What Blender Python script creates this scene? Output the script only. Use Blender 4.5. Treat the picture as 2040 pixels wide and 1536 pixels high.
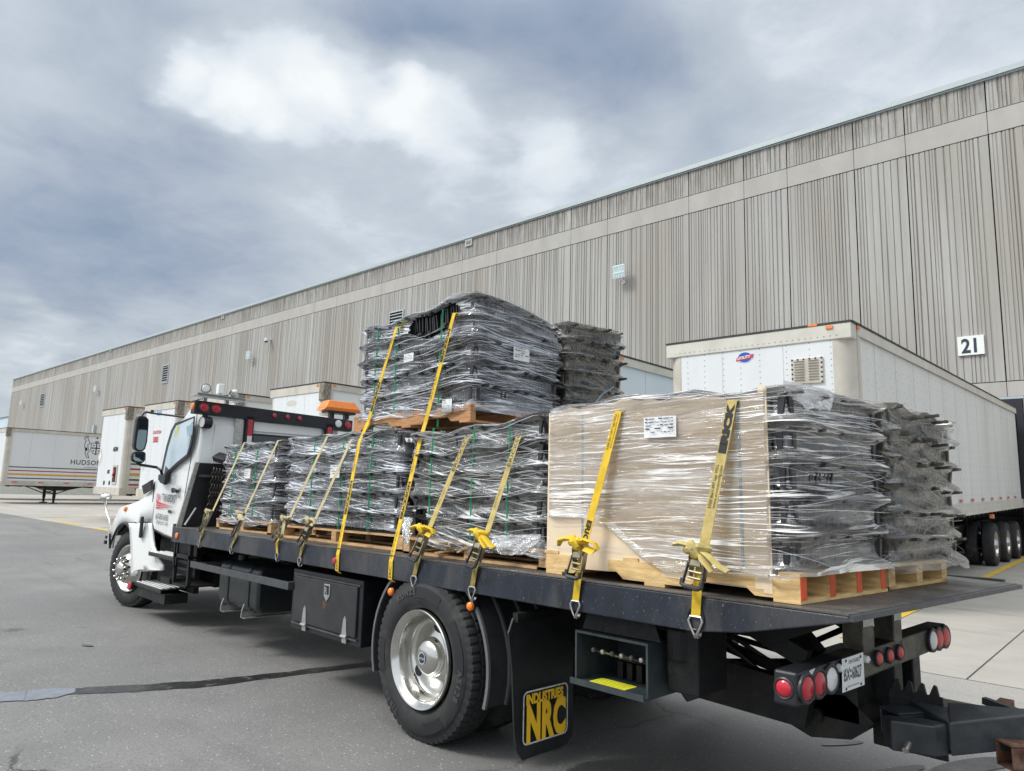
import bpy, bmesh, math, random
from mathutils import Vector, Matrix, noise as mnoise
R_ = math.radians
for o in list(bpy.data.objects): bpy.data.objects.remove(o)
scene = bpy.context.scene
col = scene.collection
# ---------------------------------------------------------------- camera
# world frame: truck frame. +x to the truck's tail, +y across the truck towards the warehouse, z up
ROT = [[.9979, -.0645], [.0645, .9979]]
YAW = R_(3.7)
F, CX, CY = 1408., 1020., 768.
CAM = Vector((3.677, -2.958, 1.6))
def _n(v): return v.normalized()
_vb = Vector((-534-CX, 930-CY, F)); _p2 = Vector((2000-CX, 930+.030*2534-CY, F))
_up = _n(_p2.cross(_vb))
if _up.y > 0: _up = -_up
_X = -_n(_vb); _Z = _up; _Y = _Z.cross(_X)
_M = Matrix((_X, _Y, _Z))                       # building frame <- camera (x right, y down, z forward)
_A = Matrix.Rotation(YAW, 3, 'Z')               # world <- building frame
MC = _A @ _M
def ray(u, v): return MC @ Vector((u-CX, v-CY, F))
def P(u, v, ax, val):
    """the real point behind a spot of the photo, given one of its coordinates"""
    d = ray(u, v); t = (val-CAM[ax])/d[ax]; return CAM+d*t
def B(x, y, z=0.):
    """building frame (origin under the camera, x along the facade, y towards it) -> world"""
    c, s = math.cos(YAW), math.sin(YAW)
    return Vector((CAM.x+c*x-s*y, CAM.y+s*x+c*y, z))
def PB(u, v, ax, val):
    d = _M @ Vector((u-CX, v-CY, F)); o = Vector((0, 0, 1.6)); t = (val-o[ax])/d[ax]; return o+d*t
cd = bpy.data.cameras.new('camera'); cam = bpy.data.objects.new('camera', cd); col.objects.link(cam)
cd.sensor_width = 36; cd.lens = 36*F/2040; cd.clip_end = 3000; cd.clip_start = .05
rx = MC @ Vector((1, 0, 0)); ry = MC @ Vector((0, -1, 0)); rz = MC @ Vector((0, 0, -1))
m4 = Matrix((rx, ry, rz)).transposed().to_4x4(); m4.translation = CAM
cam.matrix_world = m4; scene.camera = cam
# ---------------------------------------------------------------- light
SUN_EL, SUN_AZ = R_(48), R_(215)
w = bpy.data.worlds.new('World'); scene.world = w; w.use_nodes = True
nt = w.node_tree; nt.nodes.clear()
class G:
    """tiny node-graph helper"""
    def __init__(s, nt): s.nt = nt
    def n(s, t, **k):
        nd = s.nt.nodes.new(t)
        for a, b in k.items():
            if a.startswith('i_'):
                key = a[2:]; key = int(key) if key.isdigit() else key.replace('_', ' ')
                if isinstance(b, bpy.types.NodeSocket): s.nt.links.new(b, nd.inputs[key])
                else: nd.inputs[key].default_value = b
            else: setattr(nd, a, b)
        return nd
    def m(s, op, a, b=0., c=0.):
        nd = s.nt.nodes.new('ShaderNodeMath'); nd.operation = op
        for i, v in enumerate((a, b, c)):
            if isinstance(v, bpy.types.NodeSocket): s.nt.links.new(v, nd.inputs[i])
            else: nd.inputs[i].default_value = v
        return nd.outputs[0]
    def vm(s, op, a, b=None, sc=None):
        nd = s.nt.nodes.new('ShaderNodeVectorMath'); nd.operation = op
        for i, v in enumerate((a, b)):
            if v is None: continue
            if isinstance(v, bpy.types.NodeSocket): s.nt.links.new(v, nd.inputs[i])
            else: nd.inputs[i].default_value = v
        if sc is not None:
            if isinstance(sc, bpy.types.NodeSocket): s.nt.links.new(sc, nd.inputs['Scale'])
            else: nd.inputs['Scale'].default_value = sc
        return nd.outputs['Value'] if op in ('DOT_PRODUCT', 'LENGTH', 'DISTANCE') else nd.outputs[0]
    def mr(s, v, a, b, c=0., d=1., smooth=True):
        nd = s.nt.nodes.new('ShaderNodeMapRange'); nd.interpolation_type = 'SMOOTHSTEP' if smooth else 'LINEAR'
        s.nt.links.new(v, nd.inputs[0])
        for i, x in enumerate((a, b, c, d)): nd.inputs[i+1].default_value = x
        return nd.outputs[0]
    def ramp(s, v, stops):
        nd = s.nt.nodes.new('ShaderNodeValToRGB'); e = nd.color_ramp.elements
        while len(e) < len(stops): e.new(.5)
        for q, (p, c) in zip(e, stops): q.position = p; q.color = (*c, 1) if len(c) == 3 else c
        s.nt.links.new(v, nd.inputs[0]); return nd.outputs[0]
    def mix(s, f, a, b, blend='MIX'):
        nd = s.nt.nodes.new('ShaderNodeMix'); nd.data_type = 'RGBA'; nd.blend_type = blend
        for k, v in ((0, f), (6, a), (7, b)):
            if isinstance(v, bpy.types.NodeSocket): s.nt.links.new(v, nd.inputs[k])
            else: nd.inputs[k].default_value = v if k == 0 else ((*v, 1) if len(v) == 3 else v)
        return nd.outputs[2]
    def noise(s, vec, scale, detail=4, rough=.5, dist=0.):
        nd = s.nt.nodes.new('ShaderNodeTexNoise')
        if vec is not None: s.nt.links.new(vec, nd.inputs['Vector'])
        nd.inputs['Scale'].default_value = scale; nd.inputs['Detail'].default_value = detail
        nd.inputs['Roughness'].default_value = rough; nd.inputs['Distortion'].default_value = dist
        return nd.outputs[0]
    def mapping(s, vec, scale=(1, 1, 1), rot=(0, 0, 0), loc=(0, 0, 0)):
        nd = s.nt.nodes.new('ShaderNodeMapping'); s.nt.links.new(vec, nd.inputs[0])
        nd.inputs['Scale'].default_value = scale; nd.inputs['Rotation'].default_value = rot; nd.inputs['Location'].default_value = loc
        return nd.outputs[0]
g = G(nt)
sky = g.n('ShaderNodeTexSky'); sky.sky_type = 'NISHITA'; sky.sun_disc = False
sky.sun_elevation = SUN_EL; sky.sun_rotation = SUN_AZ; sky.air_density = 1.5; sky.dust_density = 3
tc = g.n('ShaderNodeTexCoord').outputs['Generated']
sx = g.n('ShaderNodeSeparateXYZ', i_0=tc)
zz = g.m('MAXIMUM', sx.outputs[2], 0.0); zi = g.m('ADD', zz, .16)
cv = g.n('ShaderNodeCombineXYZ', i_0=g.m('DIVIDE', sx.outputs[0], zi), i_1=g.m('DIVIDE', sx.outputs[1], zi)).outputs[0]
n1 = g.noise(cv, .55, 6, .55, .35); n2 = g.noise(g.vm('ADD', cv, (7, 3, 0)), 1.8, 6, .6, .3)
wob = g.vm('SCALE', g.vm('SUBTRACT', g.n('ShaderNodeTexNoise', i_Vector=cv, i_Scale=1.3, i_Detail=4.).outputs['Color'], (.5, .5, .5)), None, .20)
wob2 = g.vm('SCALE', g.vm('SUBTRACT', g.n('ShaderNodeTexNoise', i_Vector=cv, i_Scale=5., i_Detail=6.).outputs['Color'], (.5, .5, .5)), None, .10)
dd = g.vm('NORMALIZE', g.vm('ADD', g.vm('ADD', tc, wob), wob2))
def blob(u, v, r0, amp):
    d = ray(u, v).normalized(); a = g.vm('DOT_PRODUCT', dd, tuple(d))
    return g.m('MULTIPLY', g.mr(a, math.cos(r0), 1.0), amp)
val = g.m('ADD', g.m('MULTIPLY', n1, .50), g.m('ADD', g.m('MULTIPLY', n2, .42), g.m('MULTIPLY', g.m('SUBTRACT', g.noise(cv, 5.5, 8, .62, .5), .5), .26)))
for b in ((420, 125, .075, .20), (600, 160, .085, .20), (770, 200, .085, .20), (690, 130, .07, .10), (900, 150, .07, .14), (340, 90, .05, .12), (500, 210, .07, .14), (860, 250, .08, .16), (1060, 290, .08, .12), (400, 110, .06, .10), (960, 260, .15, .16), (1150, 330, .16, .12), (560, 330, .3, -.04), (1900, 60, .35, .14), (1500, 200, .3, .05),
          (1050, 60, .22, -.20), (820, 10, .12, -.14), (200, 300, .25, -.07), (60, 560, .22, -.12), (350, 480, .2, -.05), (750, 400, .22, .03), (1250, 130, .18, -.10), (60, 690, .07, .16), (250, 0, .14, -.10), (100, 150, .15, .04)):
    val = g.m('ADD', val, blob(*b))
cc = g.ramp(val, [(.14, (.25, .33, .45)), (.28, (.36, .42, .53)), (.40, (.47, .53, .61)), (.54, (.58, .64, .71)), (.63, (.74, .80, .86)), (.84, (.97, 1., 1.))])
over = g.m('MULTIPLY', g.mr(sx.outputs[2], .56, .92, .54, 1.8), g.mr(sx.outputs[1], .0, -.7, 1., 1.8))
warm = g.mix(g.mr(over, .6, 1.5), (1., 1., 1.), (1.05, 1., .90))
cloud = g.vm('SCALE', g.vm('MULTIPLY', cc, warm), None, over)
bg1 = g.n('ShaderNodeBackground', i_Color=sky.outputs[0], i_Strength=.1)
bg2 = g.n('ShaderNodeBackground', i_Color=cloud, i_Strength=1.0)
mx = g.n('ShaderNodeMixShader', i_0=.93, i_1=bg1.outputs[0], i_2=bg2.outputs[0])
g.n('ShaderNodeOutputWorld', i_Surface=mx.outputs[0])
sl = bpy.data.lights.new('sun', 'SUN'); sl.energy = 1.5; sl.angle = R_(16); sl.color = (1, .97, .92)
so = bpy.data.objects.new('sun', sl); col.objects.link(so)
sd = Vector((math.sin(SUN_AZ)*math.cos(SUN_EL), math.cos(SUN_AZ)*math.cos(SUN_EL), math.sin(SUN_EL)))
so.rotation_euler = sd.to_track_quat('Z', 'Y').to_euler(); so.location = (0, 0, 40)
scene.view_settings.view_transform = 'Standard'; scene.view_settings.look = 'None'
scene.view_settings.exposure = 0.88; scene.view_settings.gamma = 1
scene.render.engine = 'CYCLES'
scene.cycles.transparent_max_bounces = 16
scene.render.resolution_x = 1024; scene.render.resolution_y = 771
# ---------------------------------------------------------------- helpers
random.seed(7)
def tag(o, label=None, cat=None, group=None, kind=None):
    if label: o['label'] = label
    if cat: o['category'] = cat
    if group: o['group'] = group
    if kind: o['kind'] = kind
    return o
BASE = {}
SHEAR = [0.]      # loads standing slightly out of square on the deck
def empty(name, loc=(0, 0, 0), rz=0., ry_=0., rel=False):
    o = bpy.data.objects.new(name, None); col.objects.link(o); o.location = loc; o.rotation_euler = (0, ry_, rz)
    o.empty_display_size = .2
    if rel: BASE[o.name] = Vector(loc)
    return o
class MB:
    def __init__(s): s.v = []; s.f = []; s.mi = []; s.uv = {}; s.cur = 0
    def add(s, vs, fs):
        k = len(s.v); s.v += [tuple(v) for v in vs]
        for f in fs: s.f.append(tuple(i+k for i in f)); s.mi.append(s.cur)
        return k
    def box(s, x0, x1, y0, y1, z0, z1):
        s.add([(x, y, z) for z in (z0, z1) for y in (y0, y1) for x in (x0, x1)],
              [(0, 2, 3, 1), (4, 5, 7, 6), (0, 1, 5, 4), (1, 3, 7, 5), (3, 2, 6, 7), (2, 0, 4, 6)]); return s
    def obox(s, c, ax, ay, az):
        c = Vector(c); ax = Vector(ax); ay = Vector(ay); az = Vector(az)
        s.add([c+ax*i+ay*j+az*k for k in (-1, 1) for j in (-1, 1) for i in (-1, 1)],
              [(0, 2, 3, 1), (4, 5, 7, 6), (0, 1, 5, 4), (1, 3, 7, 5), (3, 2, 6, 7), (2, 0, 4, 6)]); return s
    def beam(s, p, q, wd, h, up=(0, 0, 1)):
        p = Vector(p); q = Vector(q); d = q-p; L = d.length; d.normalize(); up = Vector(up)
        a = d.cross(up).normalized(); b = a.cross(d)
        return s.obox((p+q)/2, d*L/2, a*wd/2, b*h/2)
    def prism(s, pts, d):
        """pts: 3D outline, d: extrusion vector"""
        n = len(pts); d = Vector(d); a = [Vector(p) for p in pts]
        s.add(a+[p+d for p in a], [tuple(range(n-1, -1, -1)), tuple(range(n, 2*n))]+[(i, (i+1) % n, n+(i+1) % n, n+i) for i in range(n)]); return s
    def tube(s, path, r, n=8, cap=True, flat=None):
        path = [Vector(p) for p in path]; rr = r if isinstance(r, (list, tuple)) else [r]*len(path)
        rings = []; ref = Vector((0, 0, 1))
        for i, p in enumerate(path):
            d = (path[min(i+1, len(path)-1)]-path[max(i-1, 0)])
            if d.length < 1e-9: d = Vector((0, 0, 1))
            d.normalize()
            if abs(d.dot(ref)) > .97: ref = Vector((1, 0, 0)) if abs(d.x) < .9 else Vector((0, 1, 0))
            a = d.cross(ref).normalized(); b = a.cross(d); ref = b
            fa, fb = flat or (1, 1)
            rings.append([p+a*math.cos(t)*rr[i]*fa+b*math.sin(t)*rr[i]*fb for t in [2*math.pi*j/n for j in range(n)]])
        fs = []
        for i in range(len(path)-1):
            for j in range(n): fs.append((i*n+j, i*n+(j+1) % n, (i+1)*n+(j+1) % n, (i+1)*n+j))
        if cap: fs += [tuple(range(n-1, -1, -1)), tuple(range((len(path)-1)*n, len(path)*n))]
        s.add([v for r_ in rings for v in r_], fs); return s
    def cyl(s, p, q, r, r2=None, n=20): return s.tube([p, q], [r, r if r2 is None else r2], n)
    def lathe(s, prof, c, axis=(0, 1, 0), n=48, fn=None, close=False):
        """prof: (axial, radius)"""
        c = Vector(c); ax = Vector(axis).normalized()
        u = ax.cross(Vector((0, 0, 1)));  u = Vector((1, 0, 0)) if u.length < .1 else u.normalized()
        v_ = ax.cross(u); k = len(prof); vs = []
        for i in range(n):
            t = 2*math.pi*i/n; e = u*math.cos(t)+v_*math.sin(t)
            for j, (a, r) in enumerate(prof):
                if fn: r = fn(i, j, r)
                vs.append(c+ax*a+e*r)
        fs = []
        kk = k if close else k-1
        for i in range(n):
            for j in range(kk):
                a0, a1 = i*k+j, i*k+(j+1) % k; b0, b1 = ((i+1) % n)*k+j, ((i+1) % n)*k+(j+1) % k
                fs.append((a0, b0, b1, a1))
        s.add(vs, fs); return s
    def disc(s, c, axis, r, n=24, sy=1.):
        c = Vector(c); ax = Vector(axis).normalized(); u = ax.cross(Vector((0, 0, 1)))
        u = Vector((1, 0, 0)) if u.length < .1 else u.normalized(); v_ = ax.cross(u)
        s.add([c+u*math.cos(2*math.pi*i/n)*r+v_*math.sin(2*math.pi*i/n)*r*sy for i in range(n)], [tuple(range(n))]); return s
    def build(s, name, mat, parent=None, smooth=False, bev=0., seg=2, weld=False, rel=None):
        me = bpy.data.meshes.new(name)
        off = None; pp = parent
        while pp is not None and off is None: off = BASE.get(pp.name); pp = pp.parent
        vs = s.v if off is None else [tuple(Vector(v)-off) for v in s.v]
        if SHEAR[0]: vs = [(a+SHEAR[0]*b, b, c) for a, b, c in vs]
        me.from_pydata(vs, [], s.f); me.update()
        mats = mat if isinstance(mat, (list, tuple)) else [mat]
        for m in mats: me.materials.append(m)
        if len(mats) > 1: me.polygons.foreach_set('material_index', s.mi)
        if smooth:
            me.polygons.foreach_set('use_smooth', [True]*len(me.polygons))
            try: me.set_sharp_from_angle(angle=R_(smooth if smooth is not True else 40))
            except Exception: pass
        if s.uv:
            uv = me.uv_layers.new(name='UVMap')
            for lp in me.loops:
                uv.data[lp.index].uv = s.uv.get(lp.vertex_index, (0, 0))
        bm = bmesh.new(); bm.from_mesh(me); bmesh.ops.recalc_face_normals(bm, faces=bm.faces) if not s.uv else None
        if weld: bmesh.ops.remove_doubles(bm, verts=bm.verts, dist=1e-4)
        bm.to_mesh(me); bm.free()
        o = bpy.data.objects.new(name, me); col.objects.link(o)
        if parent is not None: o.parent = parent
        if bev:
            b = o.modifiers.new('bevel', 'BEVEL'); b.width = bev; b.segments = seg; b.limit_method = 'ANGLE'; b.angle_limit = R_(35)
            b.harden_normals = False
        return o
def struct(name, mb, mat, **k): return tag(mb.build(name, mat, **k), kind='structure')
def textmesh(txt, size, off=0., sx_=1., align='LEFT', space=1.):
    cu = bpy.data.curves.new('t', 'FONT'); cu.body = txt; cu.size = size; cu.offset = off; cu.align_x = align
    cu.space_character = space; cu.resolution_u = 3
    ob = bpy.data.objects.new('t', cu); col.objects.link(ob)
    dg = bpy.context.evaluated_depsgraph_get(); me = bpy.data.meshes.new_from_object(ob.evaluated_get(dg))
    vs = [(v.co.x*sx_, v.co.y) for v in me.vertices]; fs = [tuple(p.vertices) for p in me.polygons]
    bpy.data.objects.remove(ob); bpy.data.curves.remove(cu); bpy.data.meshes.remove(me)
    return vs, fs
def text(mb, txt, size, o, xd, yd, lift=.002, **k):
    """lays flat lettering on a surface: o origin, xd/yd unit directions"""
    vs, fs = textmesh(txt, size, **k); o = Vector(o); xd = Vector(xd).normalized(); yd = Vector(yd).normalized(); nn = xd.cross(yd)
    mb.add([o+xd*a+yd*b+nn*lift for a, b in vs], fs); return mb
TH = .0117
# ---------------------------------------------------------------- materials
MATS = {}
def pm(name, c, rough=.6, metal=0., var=.12, vs=8., bump=0., bs=60., c2=None, spots=None, spec=.5, coat=0., sp_scale=40., sp_thr=.68, stretch=(1, 1, 1), thr=(.35, .65)):
    """procedural principled material: base colour with noise variation, optional second colour patches and speckles"""
    if name in MATS: return MATS[name]
    m = bpy.data.materials.new(name); m.use_nodes = True; nt = m.node_tree; nt.nodes.clear(); g = G(nt)
    co = g.mapping(g.n('ShaderNodeTexCoord').outputs['Object'], stretch)
    nz = g.noise(co, vs, 5, .6)
    lo = tuple(max(0, x*(1-var)) for x in c); hi = tuple(min(1, x*(1+var)) for x in c)
    cl = g.ramp(nz, [(.3, lo), (.7, hi)])
    if c2 is not None:
        n2 = g.noise(co, vs*.37, 6, .65, .4); cl = g.mix(g.mr(n2, thr[0]+.15, thr[1]+.05), cl, c2)
    if spots is not None:
        n3 = g.noise(co, sp_scale, 3, .6, .2); cl = g.mix(g.mr(n3, sp_thr, sp_thr+.05), cl, spots)
    pb = g.n('ShaderNodeBsdfPrincipled', i_Base_Color=cl, i_Metallic=metal)
    rg = g.m('ADD', g.m('MULTIPLY', g.noise(co, vs*2.3, 3), .25), rough-.12); nt.links.new(rg, pb.inputs['Roughness'])
    pb.inputs['Specular IOR Level'].default_value = spec
    if coat: pb.inputs['Coat Weight'].default_value = coat; pb.inputs['Coat Roughness'].default_value = .08
    if bump:
        bn = g.n('ShaderNodeBump', i_Strength=bump, i_Distance=.01, i_Height=g.noise(co, bs, 5, .6)); nt.links.new(bn.outputs[0], pb.inputs['Normal'])
    g.n('ShaderNodeOutputMaterial', i_Surface=pb.outputs[0])
    MATS[name] = m; return m
def custom(name):
    m = bpy.data.materials.new(name); m.use_nodes = True; m.node_tree.nodes.clear(); MATS[name] = m; return m, G(m.node_tree)
BLK = pm('black_paint', (.008, .009, .012), .4, var=.4, spots=(.04, .04, .04), sp_thr=.7, bump=.05)
FRAME = pm('frame_black', (.006, .006, .007), .55, var=.5, vs=16, c2=(.020, .018, .015), bump=.2, spec=.35, thr=(.35, .6))
STEEL_D = pm('deck_side_paint', (.011, .015, .026), .42, var=.5, vs=5, spots=(.20, .18, .16), sp_scale=110, sp_thr=.66, c2=(.045, .046, .05), bump=.12, stretch=(1, 1, .6), thr=(.3, .55))
WHITE = pm('cab_white', (.72, .725, .71), .25, var=.015, vs=1.2, coat=.6)
CHROME = pm('polished_aluminium', (.60, .59, .56), .18, 1., var=.14)
ALU = pm('dull_aluminium', (.48, .48, .47), .4, .85, var=.15, bump=.1)
ZINC = pm('hook_steel', (.45, .43, .4), .35, .9, var=.2)
RUBBER = pm('tyre_rubber', (.017, .017, .018), .75, var=.35, c2=(.05, .048, .045), bump=.12, bs=120)
RUBBER2 = pm('flap_rubber', (.008, .010, .010), .5, var=.3, c2=(.018, .02, .02), bump=.05)
TPLAST = pm('tank_plastic', (.014, .018, .02), .35, var=.3, bump=.1, bs=12)
RED = pm('red_lens', (.42, .01, .025), .22, var=.1, coat=.5)
REDD = pm('red_lens_dim', (.55, .07, .06), .35, var=.1)
ORANGE = pm('orange_lens', (.85, .22, .02), .3, var=.08, coat=.3)
AMBER = pm('amber_lens', (.8, .22, .05), .3, var=.1)
LENSW = pm('clear_lens', (.7, .7, .68), .2, var=.1, coat=.5)
GREY = pm('grey_metal', (.07, .074, .08), .45, .3, var=.2, bump=.1)
BRONZE = pm('dull_bumper', (.075, .072, .05), .42, .3, var=.45, vs=10, c2=(.025, .023, .018), bump=.2, thr=(.3, .55))
RUST = pm('rusty_steel', (.10, .045, .028), .75, .3, var=.5, vs=20, c2=(.2, .13, .1), bump=.4)
GLASS = pm('cab_glass', (.50, .61, .66), .06, .35, var=.1, vs=1.5, coat=1.)  # pale sky reflection is put into the base colour
DKGLASS = pm('dark_glass', (.02, .03, .035), .05, var=.2, coat=1.)
WPLATE = pm('plate_white', (.75, .77, .74), .4, var=.04)
INK = pm('black_ink', (.012, .012, .014), .5)
NAVY = pm('navy_ink', (.02, .03, .06), .5)
REDINK = pm('red_ink', (.55, .05, .06), .5)
YEL = pm('nrc_yellow', (.85, .5, .015), .5, var=.1)
GRNS = pm('green_strapping', (.05, .45, .22), .45, var=.2)
PLAST = pm('black_plastic', (.014, .015, .018), .38, var=.4, c2=(.04, .036, .03), bump=.1, spec=.6)
PLASTD = pm('dusty_black_plastic', (.02, .02, .018), .5, var=.5, c2=(.085, .075, .055), bump=.15, thr=(.25, .5))
CARD = pm('cardboard', (.73, .59, .42), .75, var=.08, vs=3, c2=(.66, .52, .36), bump=.05)
PAPER = pm('paper_label', (.72, .72, .72), .6, var=.04)
WOOD = pm('pallet_wood', (.50, .32, .16), .75, var=.28, vs=9, c2=(.36, .2, .09), bump=.25, bs=30, stretch=(1, 1, 6))
WOODB = pm('pallet_wood_brown', (.42, .21, .09), .75, var=.28, vs=9, c2=(.28, .13, .055), bump=.25, bs=30, stretch=(1, 1, 6))
WOODY = pm('pallet_wood_yellow', (.64, .44, .20), .7, var=.28, vs=9, c2=(.42, .26, .11), bump=.2, bs=30, stretch=(1, 1, 6))
REDWOOD = pm('red_painted_wood', (.62, .09, .025), .6, var=.25)
STR_Y = pm('webbing_yellow', (.66, .43, .02), .75, var=.2, vs=14, c2=(.5, .33, .04), thr=(.35, .65), bump=.25, bs=160)
STR_K = pm('webbing_faded', (.46, .36, .13), .75, var=.2, vs=25, c2=(.32, .25, .09), bump=.25, bs=160)
STR_P = pm('webbing_pale', (.45, .38, .22), .75, var=.15, vs=25, bump=.25, bs=160)
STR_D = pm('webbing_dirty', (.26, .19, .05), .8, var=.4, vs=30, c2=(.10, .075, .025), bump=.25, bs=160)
def film_mat(name, tint, dens, tilt, seed, lowc=0.):
    m, g = custom(name); nt = m.node_tree
    uv = g.n('ShaderNodeUVMap'); uv.uv_map = 'UVMap'; uv = uv.outputs[0]
    wob = g.vm('SCALE', g.vm('SUBTRACT', g.n('ShaderNodeTexNoise', i_Vector=uv, i_Scale=2.2, i_Detail=3.).outputs['Color'], (.5, .5, .5)), None, .035)
    uw = g.vm('ADD', uv, wob)
    out = None
    for k, (sc, tl, th) in enumerate(((62, tilt, .54), (95, -tilt*.6, .56), (38, tilt*1.9, .60))):
        p = g.mapping(g.mapping(uw, rot=(0, 0, tl), loc=(seed+k*3.1, k*1.7, 0)), scale=(1.3, sc, 1))
        a = g.mr(g.noise(p, 1., 3, .6), th, th+.06)
        out = a if out is None else g.m('MAXIMUM', out, a)
    big = g.mr(g.noise(g.mapping(uw, scale=(1, 2.2, 1), loc=(seed, 4, 0)), 2.1, 3, .6), .36, .60, .06, 1.)
    veil = g.mr(g.noise(g.mapping(uw, rot=(0, 0, tilt), scale=(.8, 5, 1), loc=(seed, 9, 0)), 1.6, 4, .6), .42, .72, .0, .30)
    fac = g.m('ADD', g.m('MULTIPLY', out, big), veil); fac = g.m('MULTIPLY', fac, dens); fac = g.m('MINIMUM', fac, .94)
    if lowc: fac = g.m('MAXIMUM', fac, lowc)
    pb = g.n('ShaderNodeBsdfPrincipled', i_Base_Color=(*tint, 1), i_Roughness=.3)
    pb.inputs['Specular IOR Level'].default_value = .7
    fold = g.noise(g.mapping(uw, rot=(0, 0, tilt*2), scale=(1.6, 9, 1), loc=(seed, 2, 0)), 1.5, 5, .6, .6)
    bn = g.n('ShaderNodeBump', i_Strength=.6, i_Distance=.02, i_Height=g.m('ADD', g.m('MULTIPLY', out, .2), fold)); nt.links.new(bn.outputs[0], pb.inputs['Normal'])
    gl = g.n('ShaderNodeBsdfGlossy', i_Roughness=.14, i_Color=(1, 1, 1, 1)); nt.links.new(bn.outputs[0], gl.inputs['Normal'])
    tr = g.n('ShaderNodeBsdfTransparent')
    fr = g.n('ShaderNodeFresnel', i_IOR=1.5); nt.links.new(bn.outputs[0], fr.inputs['Normal'])
    clear = g.n('ShaderNodeMixShader', i_0=g.m('MINIMUM', g.m('ADD', g.m('MULTIPLY', fr.outputs[0], 1.3), .05), .9), i_1=tr.outputs[0], i_2=gl.outputs[0])
    mx = g.n('ShaderNodeMixShader', i_0=fac, i_1=clear.outputs[0], i_2=pb.outputs[0])
    g.n('ShaderNodeOutputMaterial', i_Surface=mx.outputs[0]); return m
FILM_A = film_mat('film_cool', (.76, .78, .85), .90, .10, 0)
FILM_B = film_mat('film_grey', (.76, .76, .76), .88, .16, 5)
FILM_T = film_mat('film_milky', (.93, .90, .87), .88, -.04, 11)
FILM_D = film_mat('film_dusty', (.50, .48, .42), .38, .25, 17)
STRAND = pm('film_strand', (.62, .62, .65), .35, var=.05)
STRAND_D = pm('film_strand_dusty', (.32, .31, .28), .35, var=.1)
# ground materials
def ground_mat(name, c, c2, kind):
    m, g = custom(name); nt = m.node_tree
    co = g.n('ShaderNodeTexCoord').outputs['Object']
    big = g.noise(co, .22, 5, .6, .3); med = g.noise(co, 1.7, 4, .6); fine = g.noise(co, 60, 4, .75); grit = g.n('ShaderNodeTexVoronoi', i_Vector=co, i_Scale=130.).outputs['Distance']
    cl = g.mix(g.mr(big, .35, .65), c, c2)
    cl = g.mix(g.mr(med, .4, .75, 0, .35), cl, tuple(x*.72 for x in c))
    lt = tuple(min(1, x*1.6) for x in c); dk = tuple(x*.5 for x in c)
    if kind == 'asphalt':
        cwo = g.vm('ADD', co, g.vm('SCALE', g.n('ShaderNodeTexNoise', i_Vector=co, i_Scale=1.1, i_Detail=5.).outputs['Color'], None, .9))
        vc = g.n('ShaderNodeTexVoronoi', feature='DISTANCE_TO_EDGE', i_Vector=cwo, i_Scale=.28); cl = g.mix(g.m('MULTIPLY', g.mr(vc.outputs[0], .006, .001), g.mr(g.noise(g.mapping(co, loc=(4, 9, 0)), .5, 3), .52, .6)), cl, (.045, .043, .04))
        so_ = g.n('ShaderNodeSeparateXYZ', i_0=co); yb = g.m('ADD', g.m('MULTIPLY', so_.outputs[0], -.0645), so_.outputs[1])
        dm = g.m('MULTIPLY', g.mr(g.m('ADD', yb, g.m('MULTIPLY', med, 1.6)), .9, 4.2), g.mr(so_.outputs[0], -8., -2.)); cl = g.mix(g.m('MULTIPLY', dm, .8), cl, (.34, .32, .295))
        cl = g.mix(g.mr(fine, .54, .64, 0, .75), cl, lt); cl = g.mix(g.mr(fine, .46, .34, 0, .75), cl, dk)
        vs_ = g.n('ShaderNodeTexVoronoi', i_Vector=co, i_Scale=38.); cl = g.mix(g.m('MULTIPLY', g.mr(vs_.outputs['Distance'], .22, .12), g.mr(g.n('ShaderNodeSeparateXYZ', i_0=vs_.outputs['Color']).outputs[0], .72, .8)), cl, (.5, .49, .47))
    else:
        cl = g.mix(g.mr(fine, .55, .75, 0, .2), cl, lt)
        # curved tyre scuffs
        for k, (cx, cy, sc, th) in enumerate(((-14, 30, 1.9, .62), (8, 2, 2.3, .63), (-2, 24, 2.6, .64))):
            d = g.vm('DISTANCE', g.vm('ADD', co, g.vm('SCALE', g.n('ShaderNodeTexNoise', i_Vector=co, i_Scale=.15).outputs['Color'], None, 1.2)), (cx, cy, 0))
            comb = g.n('ShaderNodeCombineXYZ', i_0=g.m('MULTIPLY', d, sc*1.6), i_1=g.m('MULTIPLY', g.n('ShaderNodeSeparateXYZ', i_0=co).outputs[k % 2], .12)).outputs[0]
            cl = g.mix(g.mr(g.noise(comb, 1., 5, .7), th-.04, th+.16, 0, .38), cl, tuple(x*.55 for x in c))
    wp = g.noise(g.mapping(co, (.10, .9, 1), (0, 0, .06)), 1.0, 5, .65, .5); cl = g.mix(g.mr(wp, .50, .70, 0, .35), cl, tuple(x*.62 for x in c))
    dp = g.noise(g.mapping(co, (1, 1.5, 1), loc=(13, 2, 0)), 3.4, 4, .7, .2); cl = g.mix(g.mr(dp, .70, .74, 0, .6), cl, tuple(x*.4 for x in c))
    st = g.noise(g.mapping(co, (1, 1, 1), loc=(3, 8, 0)), .9, 6, .7, .5)
    cl = g.mix(g.mr(st, .66, .74, 0, .55), cl, tuple(x*.45 for x in c))
    pb = g.n('ShaderNodeBsdfPrincipled', i_Base_Color=cl); nt.links.new(g.mr(big, .3, .7, .62, .82), pb.inputs['Roughness'])
    bn = g.n('ShaderNodeBump', i_Strength=.5 if kind == 'asphalt' else .15, i_Distance=.006, i_Height=g.m('ADD', g.m('MULTIPLY', grit, .6), fine)); nt.links.new(bn.outputs[0], pb.inputs['Normal'])
    g.n('ShaderNodeOutputMaterial', i_Surface=pb.outputs[0]); return m
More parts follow.
